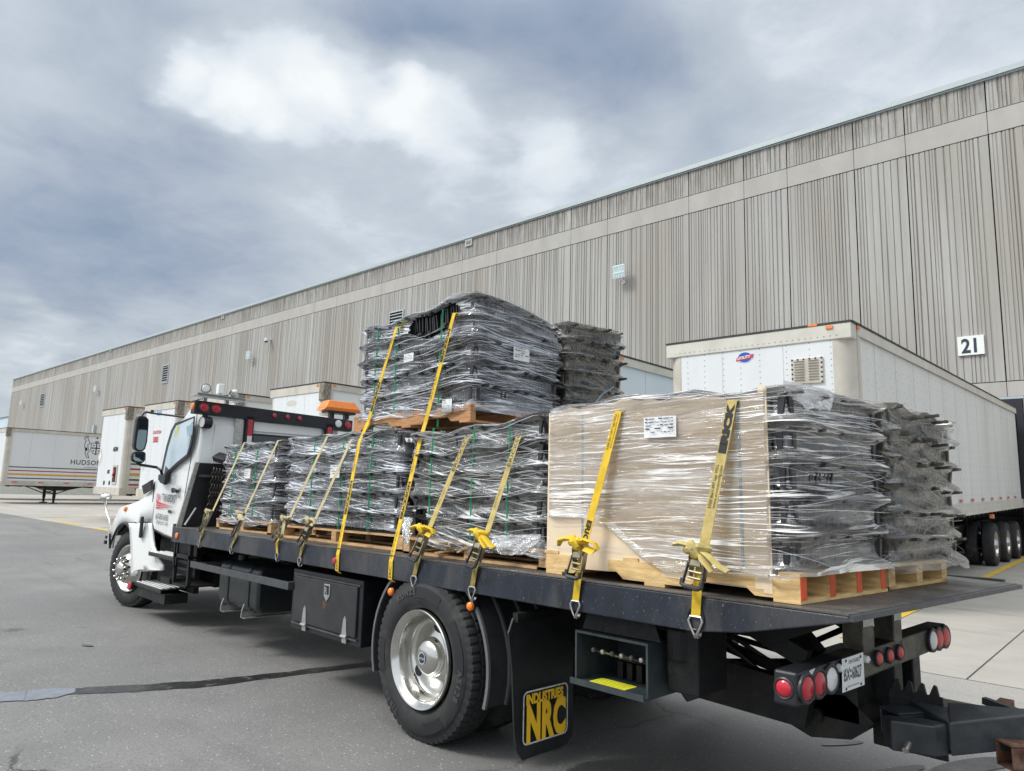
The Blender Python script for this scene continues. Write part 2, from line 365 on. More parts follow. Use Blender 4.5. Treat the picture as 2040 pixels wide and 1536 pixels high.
ASPH = ground_mat('asphalt', (.138, .135, .132), (.190, .186, .180), 'asphalt')
CONC = ground_mat('yard_concrete', (.31, .287, .26), (.37, .345, .31), 'concrete')
def wall_mat():
    m, g = custom('ribbed_concrete'); nt = m.node_tree
    co = g.n('ShaderNodeTexCoord').outputs['Object']
    a = g.noise(g.mapping(co, (1, 1, .05)), 3.2, 4, .6); b = g.noise(g.mapping(co, (1, 1, .16)), 9., 4, .7, .3); c = g.noise(g.mapping(co, (.12, 1, .3)), 1., 4, .6)
    cl = g.ramp(a, [(.25, (.305, .295, .275)), (.5, (.38, .37, .35)), (.75, (.44, .43, .41))])
    cl = g.mix(g.mr(b, .56, .70, 0, .35), cl, (.26, .24, .21))
    cl = g.mix(g.mr(c, .4, .7, 0, .45), cl, (.36, .345, .35))
    pt_ = g.noise(g.mapping(co, (.34, 1, .06), loc=(9, 0, 1)), 1., 2, .5); cl = g.mix(g.mr(pt_, .40, .62, 0, .6), cl, (.30, .275, .235))
    up_ = g.mr(g.n('ShaderNodeSeparateXYZ', i_0=co).outputs[2], 14.8, 16.4); cl = g.mix(g.m('MULTIPLY', up_, g.mr(g.noise(g.mapping(co, (1, 1, .12)), 6., 4, .7), .42, .6, 0, .7)), cl, (.15, .14, .12))
    dr = g.noise(g.mapping(co, (1, 1, .05), loc=(5, 0, 3)), 5.5, 5, .75, .2)
    cl = g.mix(g.mr(dr, .68, .76, 0, .6), cl, (.12, .115, .1))
    pb = g.n('ShaderNodeBsdfPrincipled', i_Base_Color=cl, i_Roughness=.85)
    bn = g.n('ShaderNodeBump', i_Strength=.3, i_Distance=.01, i_Height=g.noise(co, 22, 4, .7)); nt.links.new(bn.outputs[0], pb.inputs['Normal'])
    g.n('ShaderNodeOutputMaterial', i_Surface=pb.outputs[0]); return m
WALL = wall_mat()
GROOVE = pm('groove_floor', (.21, .195, .165), .9, var=.3, vs=2, c2=(.34, .32, .285), stretch=(1, 1, .10), thr=(.22, .5))  # flute floors darker than the ribs, with wall-toned patches
BAND = pm('smooth_concrete', (.39, .375, .35), .85, var=.1, vs=1.2, c2=(.37, .355, .33), bump=.1, stretch=(1, 1, .4))
JOINT = pm('joint_dark', (.04, .038, .033), .9, var=.3)
FLASH = pm('roof_flashing', (.40, .45, .46), .4, .1, var=.05)
TWHITE = pm('trailer_white', (.66, .68, .69), .38, var=.05, vs=1.5, c2=(.58, .60, .60), stretch=(1, 1, .25))
TSIDE = pm('trailer_side_white', (.67, .675, .655), .4, var=.04, vs=1.2, c2=(.59, .59, .57), stretch=(1, 1, .2))
TCREAM = pm('trailer_rail', (.52, .485, .42), .45, var=.12, vs=3, c2=(.42, .385, .32), stretch=(1, 1, .6))
TGREY = pm('trailer_grey_rail', (.56, .54, .48), .45, var=.1, vs=3)
TDARK = pm('trailer_roof_edge', (.03, .028, .026), .6, var=.4)
TRUST = pm('trailer_corner_worn', (.22, .19, .15), .7, var=.5, vs=18, c2=(.05, .045, .04))
RIV = pm('rivet_grey', (.38, .38, .38), .5)
# =============================================================== the setting
def sm01(t): t = min(1, max(0, t)); return t*t*(3-2*t)
def gz(x, y):
    """the asphalt falls about a centimetre per metre towards the cab, and evens out again"""
    c, s_ = math.cos(YAW), math.sin(YAW); Yb = -s_*(x-CAM.x)+c*(y-CAM.y)
    return -TH*min(max(-x, 0), 7.5)*sm01((x+15)/6)*(1-sm01((Yb-6.2)/1.5))*sm01((y+6)/3)
ap = MB(); gx = [-600, -60, -24]+[-16+i*.5 for i in range(38)]+[12, 60, 400]; gy = [-400, -30]+[-7+i*.5 for i in range(33)]+[30, 120, 700]
ap.add([(x, y, gz(x, y)) for x in gx for y in gy], [(i*len(gy)+j, (i+1)*len(gy)+j, (i+1)*len(gy)+j+1, i*len(gy)+j+1) for i in range(len(gx)-1) for j in range(len(gy)-1)]); struct('asphalt_yard', ap, ASPH, smooth=True)
cp = MB(); cp.add([tuple(B(x, y, .004)) for x, y in ((-420, 7.9), (60, 7.9), (60, 28.2), (-420, 28.2))], [(0, 1, 2, 3)])
conc = struct('concrete_apron', cp, CONC)
jm = MB()
def strip(mb, pts, wd, z):
    """flat line on the ground through world points"""
    pts = [Vector((p[0], p[1], z)) for p in pts]
    for a, b in zip(pts, pts[1:]):
        d = (b-a).normalized(); n = Vector((-d.y, d.x, 0))*wd/2
        mb.add([a-n, b-n, b+n, a+n], [(0, 1, 2, 3)])
for x in (-1.47, 4.5, -7.4, -13.4, -19.4, -25.4, -31.4, -40, -49, -60, -72): strip(jm, [B(x, 7.9), B(x, 28)], .012, .008)
for y in (12.9, 17.9, 22.9): strip(jm, [B(-200, y), B(40, y)], .012, .0081)
struct('concrete_joints', jm, JOINT)
YLINE = pm('yellow_line_paint', (.62, .40, .03), .7, var=.15, vs=6, c2=(.5, .38, .14), thr=(.35, .62))
ym = MB(); strip(ym, [B(-2.86, 9.0), B(-3.0, 17.), B(-3.3, 27.9)], .16, .012)
for x in (-10.4, -17.3, -25.7, -32.6): strip(ym, [B(x, 8.4), B(x, 27.9)], .14, .012)
strip(ym, [B(-29.9, 8.1), B(-27, 8.15)], .16, .0121); strip(ym, [B(-25.5, 8.0), B(-20.5, 8.1)], .16, .0121)
struct('yellow_bay_lines', ym, YLINE)
# sealed crack: outline walked along its real course over the asphalt
def seal(name, upper, lower, z, mat):
    def on(u, v):
        p = P(u, v, 2, 0.)
        for _ in range(5): p = P(u, v, 2, gz(p.x, p.y))
        return p
    a = [on(u, v) for u, v in upper]; b = [on(u, v) for u, v in lower]
    def dens(q):
        out = []
        for p, r in zip(q, q[1:]):
            for k in range(8): out.append(p.lerp(r, k/8)+Vector((random.uniform(-.014, .014), random.uniform(-.014, .014), 0)))
        return out+[q[-1]]
    a, b = dens(a), dens(b); n = len(a); m = MB()
    m.add([(p.x, p.y, gz(p.x, p.y)+z) for p in a]+[(p.x, p.y, gz(p.x, p.y)+z) for p in b], [(i, i+1, n+i+1, n+i) for i in range(n-1)])
    return struct(name, m, mat)
TAR = pm('crack_tar', (.02, .02, .021), .35, var=.4, vs=25, c2=(.10, .10, .10), thr=(.4, .62))
TARL = pm('crack_tar_sheen', (.17, .185, .21), .4, var=.15, vs=12)  # pale bluish wet shine of the tar, put into the colour
seal('crack_sealant', [(130, 1373), (250, 1366), (400, 1357), (560, 1340), (700, 1323), (800, 1315)], [(130, 1385), (250, 1380), (400, 1370), (560, 1350), (700, 1332), (800, 1322)], .004, TAR)
seal('tar_sheen_patch', [(-60, 1385), (30, 1380), (60, 1377), (110, 1372), (150, 1372)], [(-60, 1402), (30, 1398), (60, 1397), (110, 1391), (150, 1380)], .006, TARL)
OIL = pm('oil_stain', (.06, .06, .065), .3, var=.3, c2=(.11, .11, .115))
for i, (cx, cy, a, b, r) in enumerate(((-.98, 5.42, .36, .085, 1.1), (-.45, 5.1, .10, .03, 1.2), (-1.7, 5.2, .16, .035, 1.), (-1.3, 4.95, .22, .05, 1.15), (-3.9, 3.6, .12, .06, .4), (-8, 2.6, .08, .03, .3), (-10.5, 2.2, .16, .03, .2))):
    m = MB(); q = []
    for k in range(28):
        t = 2*math.pi*k/28; rr = 1+.22*mnoise.noise(Vector((math.cos(t)*1.3, math.sin(t)*1.3, i*7.)))
        x, y = a*rr*math.cos(t), b*rr*math.sin(t); p = B(cx+x*math.cos(r)-y*math.sin(r), cy+x*math.sin(r)+y*math.cos(r)); p.z = gz(p.x, p.y)+.006+.0005*i; q.append(p)
    m.add(q, [tuple(range(28))]); struct('ground_stain', m, OIL)
# =============================================================== warehouse
FY = 28.
wb = empty('warehouse', B(0, FY), YAW)
tag(wb, 'long grey ribbed precast concrete warehouse with loading docks behind the trailers', 'warehouse')
XL, XR = -132., 14.
random.seed(3)
jx = [-132.]; pat = []
x = -132.
known = [PB(u, 300, 1, FY).x for u in (1371.5, 1480.6, 1566.6, 1700, 1804, 1971)]
x = known[0]; left = []
k = 0
while x > -131:
    x -= (4.5, 3.2, 5.4, 3.0)[k % 4]*(1+.04*math.sin(k*1.7)) if k > 1 else (4.5 if k == 0 else 2.3); k += 1; left.append(x)
jx = [-132.]+[q for q in sorted(left) if q > -130.5]+known+[known[-1]+6, known[-1]+11, XR]
def ribs(x0, x1, rng):
    """irregular flutes: list of (x, depth) profile points"""
    pts = []; x = x0+.10; pts.append((x0+.02, 0.))
    while x < x1-.25:
        wd = rng.choice((.05, .06, .08, .1, .14, .2)); gp = rng.choice((.02, .028, .035, .05)); d = rng.choice((.02, .03, .035))
        pts += [(x, 0.), (x+.015, d), (x+gp, d), (x+gp+.015, 0.)]
        x += gp+.015+wd
    pts.append((x1-.02, 0.)); return pts
ribm = MB()
rng = random.Random(5)
for a, b in zip(jx, jx[1:]):
    pr = ribs(a, b, rng)
    for z0, z1 in ((5.66, 14.34), (15.22, 16.40)):
        n = len(pr); st = len(ribm.v)
        ribm.add([(px_, d, z0) for px_, d in pr]+[(px_, d, z1) for px_, d in pr], [])
        for i in range(n-1):
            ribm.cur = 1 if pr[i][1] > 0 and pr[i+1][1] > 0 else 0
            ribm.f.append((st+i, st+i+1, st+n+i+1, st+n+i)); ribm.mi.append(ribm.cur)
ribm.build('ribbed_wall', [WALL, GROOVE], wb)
sm = MB()
for a, b in zip(jx, jx[1:]):
    sm.box(a+.01, b-.01, -.01, .085, 14.37, 15.19)
sm.build('smooth_band', BAND, wb); sm = MB()
for a, b in zip(jx, jx[1:]): sm.box(a+.01, b-.01, -.01, .085, 5.14, 5.63)
sm.build('lower_band', BAND, wb)
bm_ = MB(); bm_.box(XL+.1, XR, .09, 60, 5.12, 16.41); bm_.build('wall_backing', JOINT, wb)
fl = MB(); fl.box(XL-.05, XR, -.12, .3, 16.42, 16.62); fl.box(XL-.02, XR, -.06, .1, 16.36, 16.415); fl.build('roof_flashing', FLASH, wb)
ew = MB(); ew.box(XL-.04, XL+.08, .0, 60, 0, 16.4); ew.build('end_wall', WALL, wb)
# dock openings
docks = [-4.9, -9.3, -17.5, -22.2, -26.0, -29.9, -49.8, -57.5, -70, -84, -98, -112, 2.5]
lw = MB(); ds = sorted(docks); edge = XL+.05
for dx in ds:
    if dx-1.75 > edge: lw = MB(); lw.box(edge, dx-1.75, .0, .3, 0, 5.115); lw.build('lower_wall', BAND, wb)
    edge = dx+1.75
lw = MB(); lw.box(edge, XR, .0, .3, 0, 5.115); lw.build('lower_wall', BAND, wb)
DKI = pm('dock_interior', (.01, .01, .011), .9)
SEAL = pm('dock_seal_foam', (.012, .013, .02), .6)
for dx in ds:
    d = MB(); d.box(dx-1.75, dx+1.75, 1.2, 1.3, 0, 5.1); d.box(dx-1.75, dx+1.75, .3, 1.2, 0, 1.2); do = d.build('dock_door', DKI, wb)
    m = MB(); m.box(dx-1.74, dx-1.56, -.15, .3, .9, 5.0); m.box(dx+1.56, dx+1.74, -.15, .3, .9, 5.0); m.box(dx-1.74, dx+1.74, -.12, .3, 4.75, 5.04); m.build('dock_seal', SEAL, do)
    m = MB(); m.box(dx-1.78, dx+1.78, -.03, .02, 5.05, 5.13); m.build('lintel_trim', FLASH, do)
def louvre(x, z, wd, h):
    fr = MB(); t = .09
    fr.box(x-wd/2, x+wd/2, -.07, .05, z+h/2-t, z+h/2); fr.box(x-wd/2, x+wd/2, -.07, .05, z-h/2, z-h/2+t); fr.box(x-wd/2, x-wd/2+t, -.07, .05, z-h/2+t, z+h/2-t); fr.box(x+wd/2-t, x+wd/2, -.07, .05, z-h/2+t, z+h/2-t)
    o = fr.build('louvre_vent', FLASH, wb)
    s = MB(); n = max(3, int(h/.24)); 
    for i in range(n):
        zz_ = z-h/2+t+(i+.5)*(h-2*t)/n
        s.add([(x-wd/2+t, -.06, zz_-.07), (x+wd/2-t, -.06, zz_-.07), (x+wd/2-t, .03, zz_+.06), (x-wd/2+t, .03, zz_+.06)], [(0, 1, 2, 3)])
    s.build('slats', FLASH, o)
    k = MB(); k.box(x-wd/2+t, x+wd/2-t, -.015, -.005, z-h/2+t, z+h/2-t); k.build('dark_opening', DKI, o)
for (u, v), wd, h in (((330, 745), 1.5, 1.85), ((85, 797), 2.0, 1.9), ((790, 637), 1.5, 1.2)):
    p = PB(u, v, 1, FY); louvre(p.x, p.z, wd, h)
for u, v in ((935, 484), (445, 631), (222, 697)):
    p = PB(u, v, 1, FY); m = MB(); m.box(p.x-.28, p.x+.28, -.08, 0, p.z-.2, p.z+.2); o = m.build('scupper', FLASH, wb)
    m = MB(); m.box(p.x-.2, p.x+.2, -.085, -.079, p.z-.12, p.z+.13); m.build('opening', TRUST, o)
# floodlights, camera, dock number
def flood(u, v, label, s=1.):
    p = PB(u, v, 1, FY); q = B(p.x, FY, p.z)
    r = empty('flood_light', q, YAW); tag(r, label, 'flood light', 'twin LED flood lights on the warehouse wall')
    LEDM = pm('led_panel', (.42, .60, .60), .25, var=.2, vs=20); FLW = pm('lamp_housing', (.78, .79, .8), .4, var=.04)
    for k, zc in enumerate((.17, -.17)):
        m = MB(); m.obox((0, -.42, zc), (.33*s, 0, 0), (0, .05, .018), (0, -.02, .15*s)); h = m.build('lamp_head', FLW, r, bev=.01)
        m = MB()
        for a in range(4):
            for b in range(2): m.obox(((a-1.5)*.155*s, -.478-.02*(b-.5), zc+(b-.5)*.13*s-.01), (.06*s, 0, 0), (0, .006, .002), (0, -.006, .045*s))
        m.build('led_cells', LEDM, h)
    m = MB(); m.tube([(0, -.37, -.1), (0, -.3, -.38), (0, -.12, -.45), (0, 0, -.45)], .03, 8); m.cyl((0, -.06, -.45), (0, .0, -.45), .09, n=12); m.build('bracket', FLW, r)
flood(1243, 545, 'white twin LED flood light on the wall right of the tall stacked load')
flood(504, 709, 'white twin LED flood light on the wall right of the middle louvre')
flood(197, 775, 'small white flood light on the wall between the two left louvres')
flood(48, 803, 'farthest flood light on the wall, left of the far left louvre')
p = PB(540, 680, 1, FY); r = empty('security_camera', B(p.x, FY, p.z), YAW); tag(r, 'white dome security camera high on the warehouse wall above a flood light', 'camera')
m = MB(); m.box(-.1, .1, -.5, 0, .1, .2); m.cyl((0, -.42, .1), (0, -.42, -.06), .17, .15, 16); m.build('housing', pm('lamp_housing', (1, 1, 1)), r)
m = MB(); m.lathe([(0, .14), (-.08, .12), (-.13, .06), (-.145, .001)], (0, -.42, -.05), (0, 0, 1), 16); m.build('dome', DKGLASS, r, smooth=True)
p = PB(190, 857, 1, FY); m = MB(); m.box(-.25, .25, -.3, 0, -.25, .6); r = m.build('wall_box', FLASH); r.location = B(p.x, FY, p.z); r.rotation_euler.z = YAW; tag(r, 'small white box on the wall above the far striped trailer', 'box')
p0 = PB(1910.5, 671.5, 1, FY-.06); p1 = PB(1956, 704, 1, FY-.06)
r = empty('dock_number_sign', B(p0.x, FY, (p0.z+p1.z)/2), YAW); tag(r, 'white square dock sign reading 21 on the warehouse wall', 'sign')
wd, h = .77, .65
p = PB(1934, 688, 1, FY-.06); r.location = B(p.x, FY, p.z)
m = MB(); m.box(-.385, .385, -.07, .0, -.33, .33); m.build('panel', WPLATE, r)
m = MB(); text(m, '21', .68, (-.28, -.075, -.24), (1, 0, 0), (0, 0, 1), off=.02, sx_=.80); m.build('lettering', NAVY, r)
# distant pale building beyond the end of the warehouse
r = empty('distant_warehouse', B(-215, 40), YAW); tag(r, 'pale blue distant warehouse behind the far end of the grey one', 'building')
m = MB(); m.box(-60, 40, 0, 40, 0, 14.5); m.build('wall', pm('pale_cladding', (.50, .60, .68), .5, var=.08, vs=.3), r)
m = MB(); m.box(-60.3, 40.3, -.3, 0, 14.5, 15.1); m.build('roof_edge', FLASH, r)
m = MB(); m.box(10, 39, -.4, -.05, 0, 9.3); m.build('dark_opening', DKI, r)
# =============================================================== trailers
def wheel_set(parent, xc, yc, zc, R0, wd, sgn, rimmat, name='wheel'):
    """axis along local x; sgn=+1 outer face towards +x"""
    w_ = MB(); a = lambda t: t*sgn
    w_.lathe([(a(-wd), .3*1.0), (a(-wd), R0*.62), (a(-wd-.0), R0*.8), (a(-wd+.03), R0*.95), (a(-wd+.05), R0), (a(-.05), R0), (a(-.02), R0*.96), (a(.0), R0*.8), (a(-.015), R0*.62), (a(-.03), R0*.58)], (xc, yc, zc), (1, 0, 0), 28)
    t = w_.build('tyre', RUBBER, parent, smooth=True)
    m = MB(); m.lathe([(a(-.02), R0*.6), (a(-.025), R0*.54), (a(-.07), R0*.5), (a(-.10), R0*.33), (a(-.09), R0*.3), (a(-.02), R0*.22), (a(.02), R0*.16), (a(.03), .001)], (xc, yc, zc), (1, 0, 0), 24)
    m.build('rim', rimmat, parent, smooth=True)
SEAMC = pm('seam_grey', (.50, .505, .50), .5, var=.2)
def trailer(X, Y, W, H, label, side=TSIDE, nose=TWHITE, L=16.1, pitch=0., rail='cream', stripes=False, legs=True, axles=((12.4, 0), (13.8, 0)), name='semi_trailer', corner='worn', H0=1.1, rivets=False, detail=None):
    r = empty(name, B(X, Y), YAW, 0); r.rotation_euler = (pitch, 0, YAW)
    tag(r, label, 'trailer', 'white box trailers backed up to the docks')
    cr = .27 if rivets else .16
    m = MB(); m.box(-W+.02, -.02, cr, L, H0+.04, H-.03); m.build('box_body', side, r)
    sm_ = MB()
    for k in range(1, int(L/1.22)): sm_.box(-.0195, -.0165, k*1.22, k*1.22+.014, H0+.2, H-.2)
    sm_.build('panel_seams', SEAMC, r); sm_ = MB()
    for k in range(1, 3): sm_.box(-W+k*W/3, -W+k*W/3+.01, -.0025, .0, H0+.16, H-.26)
    sm_.build('panel_seams', SEAMC, r)
    pn = MB(); pn.box(-W+cr, -cr, -.0, .14, H0+.16, H-.26); pn.build('nose_panel', nose, r)
    for xx, s in ((-cr, 1), (-W+cr, -1)):
        cm = MB()
        arc = [(xx+s*cr*math.sin(t), cr-cr*math.cos(t)-.004) for t in [math.pi/2*i/6 for i in range(7)]]
        lo = [(a_, b_, H0+.1) for a_, b_ in arc]; hi = [(a_, b_, H-.05) for a_, b_ in arc]
        cm.add(lo+hi, [(i, i+1, 8+i, 7+i) for i in range(6)])
        cm.box(xx+s*(cr-.015)-.006, xx+s*(cr-.015)+.02*s+.006, cr, cr+.12, H0+.1, H-.05)
        cm.build('corner_post', TCREAM, r, smooth=True)
    rm = MB(); rmat = TCREAM if rail == 'cream' else TGREY
    rm.box(-W-.012, .012, -.02, .5*cr+.1, H-.27, H-.03); rm.box(-.0, .022, cr, L, H-.2, H-.03); rm.box(-W-.022, -W, cr, L, H-.2, H-.03)
    rm.build('top_rail', rmat, r, bev=.02)
    rm = MB(); rm.box(-W-.01, .01, -.02, .24, H0-.12, H0+.16); rm.box(-.0, .03, .24, L, H0-.06, H0+.20); rm.box(-W-.03, -W, .24, L, H0-.06, H0+.20); rm.box(.022, .036, .24, L, H0-.06, H0-.02); rm.box(.022, .036, .24, L, H0+.05, H0+.07)
    rm.build('bottom_rail', rmat, r)
    rm = MB(); rm.box(-W-.015, .015, -.025, .02, H-.035, H); rm.box(-.02, .03, .02, L, H-.035, H); rm.box(-W-.03, -W+.02, .02, L, H-.035, H); rm.box(-W+.02, -.02, .02, L, H-.03, H-.01); rm.build('roof_edge', TDARK, r)
    if corner == 'worn':
        m = MB(); m.box(-.2, .035, -.035, .2, H-.5, H-.04); m.build('corner_casting', TRUST, r, bev=.02)
    for xx, yy in ((-.30, -.04), (.0, .28)):
        m = MB(); m.box(xx-.05, xx+.05, yy-.0, yy+.05, H-.10, H-.055) if xx < -.1 else m.box(.02, .04, yy-.04, yy+.06, H-.10, H-.055); m.build('marker_lamp', AMBER, r)
    # underside, reflectors
    um = MB(); um.box(-W+.1, -.1, .1, L, H0-.05, H0+.02)
    for k in range(int(L/.6)): um.box(-W+.06, -.06, .4+k*.6, .48+k*.6, H0-.14, H0-.06)
    um.build('floor_frame', FRAME, r)
    for k in range(int(L/1.3)):
        m = MB(); yy = .5+k*1.3; m.box(.031, .037, yy, yy+.28, H0+.09, H0+.15) if not rivets else m.box(.002, .008, yy, yy+.26, H0+.24, H0+.30)
        o = m.build('reflector', REDD, r)
    if legs:
        for xx in (-.45, -W+.45):
            m = MB(); m.box(xx-.07, xx+.07, 2.75, 2.89, .3, H0-.05); m.box(xx-.05, xx+.05, 2.77, 2.87, .06, .4); m.build('landing_leg', FRAME, r)
            m = MB(); m.box(xx-.16, xx+.16, 2.64, 3.0, .0, .05); m.build('foot', FRAME, r)
        m = MB(); m.beam((-.45, 2.82, .6), (-W+.45, 2.82, .6), .05, .08)
        for s_ in (-1, 1):
            for xx in (-.45, -W+.45): m.beam((xx, 2.82, .55), (xx, 2.82+s_*1.1, H0-.1), .05, .05)
        m.prism([(-.12, 1.6, H0-.1), (-.12, 4.2, H0-.1), (-.12, 3.3, H0-.32), (-.12, 2.4, H0-.32)], (-.05, 0, 0)); m.build('leg_brace', FRAME, r)
    Rw = .53
    for ya, dz in axles:
        ax = MB(); ax.cyl((-W+.3, ya, Rw+dz), (-.3, ya, Rw+dz), .07, n=10); ax.build('axle', FRAME, r)
        for s_ in (1, -1):
            wr = empty('wheel'); wr.parent = r
            x0 = -.06 if s_ > 0 else -W+.06
            wheel_set(wr, x0, ya, Rw+dz, Rw, .28, s_, TCREAM); wheel_set(wr, x0-s_*.33, ya, Rw+dz, Rw, .28, s_, TCREAM)
    return r
t21 = trailer(-3.30, 11.2, 3.12, 4.30, 'large white riveted trailer with an oval emblem and louvred vent at dock 21', L=16.3, pitch=.024, rail='grey', rivets=True, corner='clean', H0=1.22, legs=False, axles=())
# wheels of trailer 21 stand on the level ground
for ya in (11.4, 13.7, 15.8):
    pass
bog = MB()
for yy in (11.6, 13.55, 15.45): bog.cyl((-2.8, yy, .55-.024*yy), (-.3, yy, .55-.024*yy), .08, n=10)
bog.box(-2.4, -2.2, 9.8, 16.2, .62-.3, .9-.3+.2); bog.box(-.9, -.7, 9.8, 16.2, .62-.3, .9-.3+.2); bog.build('bogie', FRAME, t21)
for yy in (11.6, 13.55, 15.45):
    wr = empty('wheel'); wr.parent = t21; zc = .56-.024*yy
    wheel_set(wr, -.05, yy, zc, .56, .30, 1, CHROME); wheel_set(wr, -.42, yy, zc, .56, .30, 1, CHROME); wr = empty('wheel'); wr.parent = t21; wheel_set(wr, -2.75, yy, zc, .56, .36, 1, CHROME)
m = MB(); m.box(-.62, -.60, 10.95, 11.0, .3, 1.1); m.build('mud_flap', FRAME, t21)
m = MB(); m.box(-.02, .06, 10.55, 10.72, 1.0, 1.1); m.build('marker_lamp', AMBER, t21)
rv = MB()
def rivet(mb, c, n_, s=.013):
    c = Vector(c); n_ = Vector(n_); a = n_.cross(Vector((0, 0, 1))).normalized()*s; b = Vector((0, 0, 1))*s
    mb.add([c-a, c-b, c+a, c+b, c+n_*s*.6], [(0, 1, 4), (1, 2, 4), (2, 3, 4), (3, 0, 4)])
for xx in (-.3, -.62, -.98, -1.42, -1.75, -2.05, -2.4, -2.72, -2.86):
    for k in range(28): rivet(rv, (xx, -.001, 1.45+k*.095), (0, -1, 0))
for k in range(30): rivet(rv, (-.2-k*.095, -.022, 4.09), (0, -1, 0))
for j in range(38):
    for k in range(15): rivet(rv, (-.019, .42+j*.42, 1.6+k*.17), (1, 0, 0), .012); 
    for k in range(7): rivet(rv, (-.019, .42+j*.42+.16, 1.6+k*.36), (1, 0, 0), .012)
for k in range(150): rivet(rv, (.031, .3+k*.1, 1.38), (1, 0, 0), .01)
tag(rv.build('rivets', RIV, t21), kind='stuff')
# vent with louvres, lever
vx0, vx1, vz0, vz1 = -.90, -.42, 3.38, 3.78
m = MB(); m.box(vx0, vx1, -.03, .0, vz0, vz1); vo = m.build('nose_vent', TCREAM, t21, bev=.005)
m = MB()
for k in range(8):
    for a, b in ((vx0+.05, vx0+.21), (vx0+.27, vx1-.05)): m.add([(a, -.031, vz0+.045+k*.042), (b, -.031, vz0+.045+k*.042), (b, -.05, vz0+.065+k*.042), (a, -.05, vz0+.065+k*.042)], [(0, 1, 2, 3)])
m.build('louvres', TCREAM, vo)
m = MB()
for k in range(6):
    for c in ((vx0+.015+k*(vx1-vx0-.03)/5, vz1-.015), (vx0+.015, vz0+.015+k*(vz1-vz0-.03)/5), (vx1-.015, vz0+.015+k*(vz1-vz0-.03)/5)): m.box(c[0]-.012, c[0]+.012, -.036, -.03, c[1]-.012, c[1]+.012)
m.beam((vx0+.18, -.035, vz0), (vx0+.15, -.05, vz0-.09), .012, .012); m.build('bolts', FRAME, vo)
# round blue emblem with red banner
lx, lz = -1.67, 3.90
m = MB(); m.disc((lx, -.004, lz), (0, -1, 0), .13, 32, .72); lo = m.build('emblem', pm('emblem_white', (.75, .77, .8), .4), t21)
m = MB(); m.disc((lx, -.006, lz), (0, -1, 0), .118, 32, .72); m.build('globe', pm('emblem_blue', (.02, .09, .42), .4), lo)
m = MB(); m.add([(lx-.155, -.009, lz-.055), (lx+.135, -.009, lz-.02), (lx+.155, -.009, lz+.045), (lx-.135, -.009, lz+.012)], [(0, 1, 2, 3)]); m.build('banner', REDINK, lo)
m = MB(); text(m, 'UTILITY', .062, (lx-.125, -.011, lz-.036), (1, 0, .12), (0, 0, 1), off=.002, sx_=1.02); m.build('lettering', WPLATE, lo)
BLUEINK = pm('blue_ink', (.03, .07, .35), .5)
m = MB(); text(m, '9-4582', .24, (-2.02, -.004, 3.02), (1, 0, 0), (0, 0, 1), off=.004); m.build('lettering', BLUEINK, t21)
for sx0 in (-.0,):
    m = MB(); m.box(-.62, -.48, -.028, -.018, 4.27, 4.30); m.build('marker_lamp', ORANGE, t21)
# others
t6 = trailer(-7.68, 11.2, 2.9, 4.3, 'white trailer half hidden between the tall load and the dock 21 trailer', rail='grey', side=pm('trailer_blueish_side', (.60, .68, .74), .4, var=.03, vs=1.2))
t5 = trailer(-16.18, 10.28, 2.77, 4.3, 'white trailer with a scuffed dark roof corner behind the orange beacon')
t4 = trailer(-20.75, 10.2, 2.85, 4.3, 'white trailer just right of the work lamps on the truck cab')
t3 = trailer(-24.53, 9.96, 2.88, 4.3, 'white trailer with a blue sticker and red notice, behind the door mirror')
t2 = trailer(-28.48, 9.75, 2.73, 4.3, 'white trailer with an air hose box on its nose and stripes along its side', nose=TWHITE)
t1 = trailer(-48.35, 10.30, 2.9, 4.3, 'white trailer with a black crest, HUDSON lettering and four stripes along its side', side=pm('trailer_cream_white', (.66, .665, .67), .4, var=.03, vs=1.))
t0 = trailer(-56.5, 10.8, 2.9, 4.1, 'pale trailer mostly hidden behind the far striped trailer', legs=False, side=TSIDE)
m = MB(); m.box(-.04, .0, 1.0, 12.5, .35, 1.0); m.build('side_skirt', pm('skirt_cream', (.6, .6, .55), .5), t0)
GREENS = pm('stripe_green', (.01, .09, .06), .5); GOLD = pm('stripe_gold', (.55, .32, .03), .5); CRIM = pm('stripe_crimson', (.35, .01, .05), .5)
def stripes(t, y0, y1, zs=(2.13, 1.93, 1.72, 1.51)):
    for z, mt in zip(zs, (GREENS, CRIM, GOLD, NAVY)):
        m = MB(); m.box(-.019, -.012, y0, y1 if mt is not NAVY else y1-2.0*(y1 > 8), z-.028 if mt is not GOLD else z-.05, z+.028 if mt is not GOLD else z+.05); m.build('stripe', mt, t)
stripes(t1, .2, 15.8, (2.08, 1.88, 1.67, 1.45)); stripes(t2, .2, 15.8, (2.15, 1.96, 1.76, 1.56))
m = MB(); m.box(-.019, -.012, .2, 15.8, 1.35, 1.41); m.build('stripe', CRIM, t2)
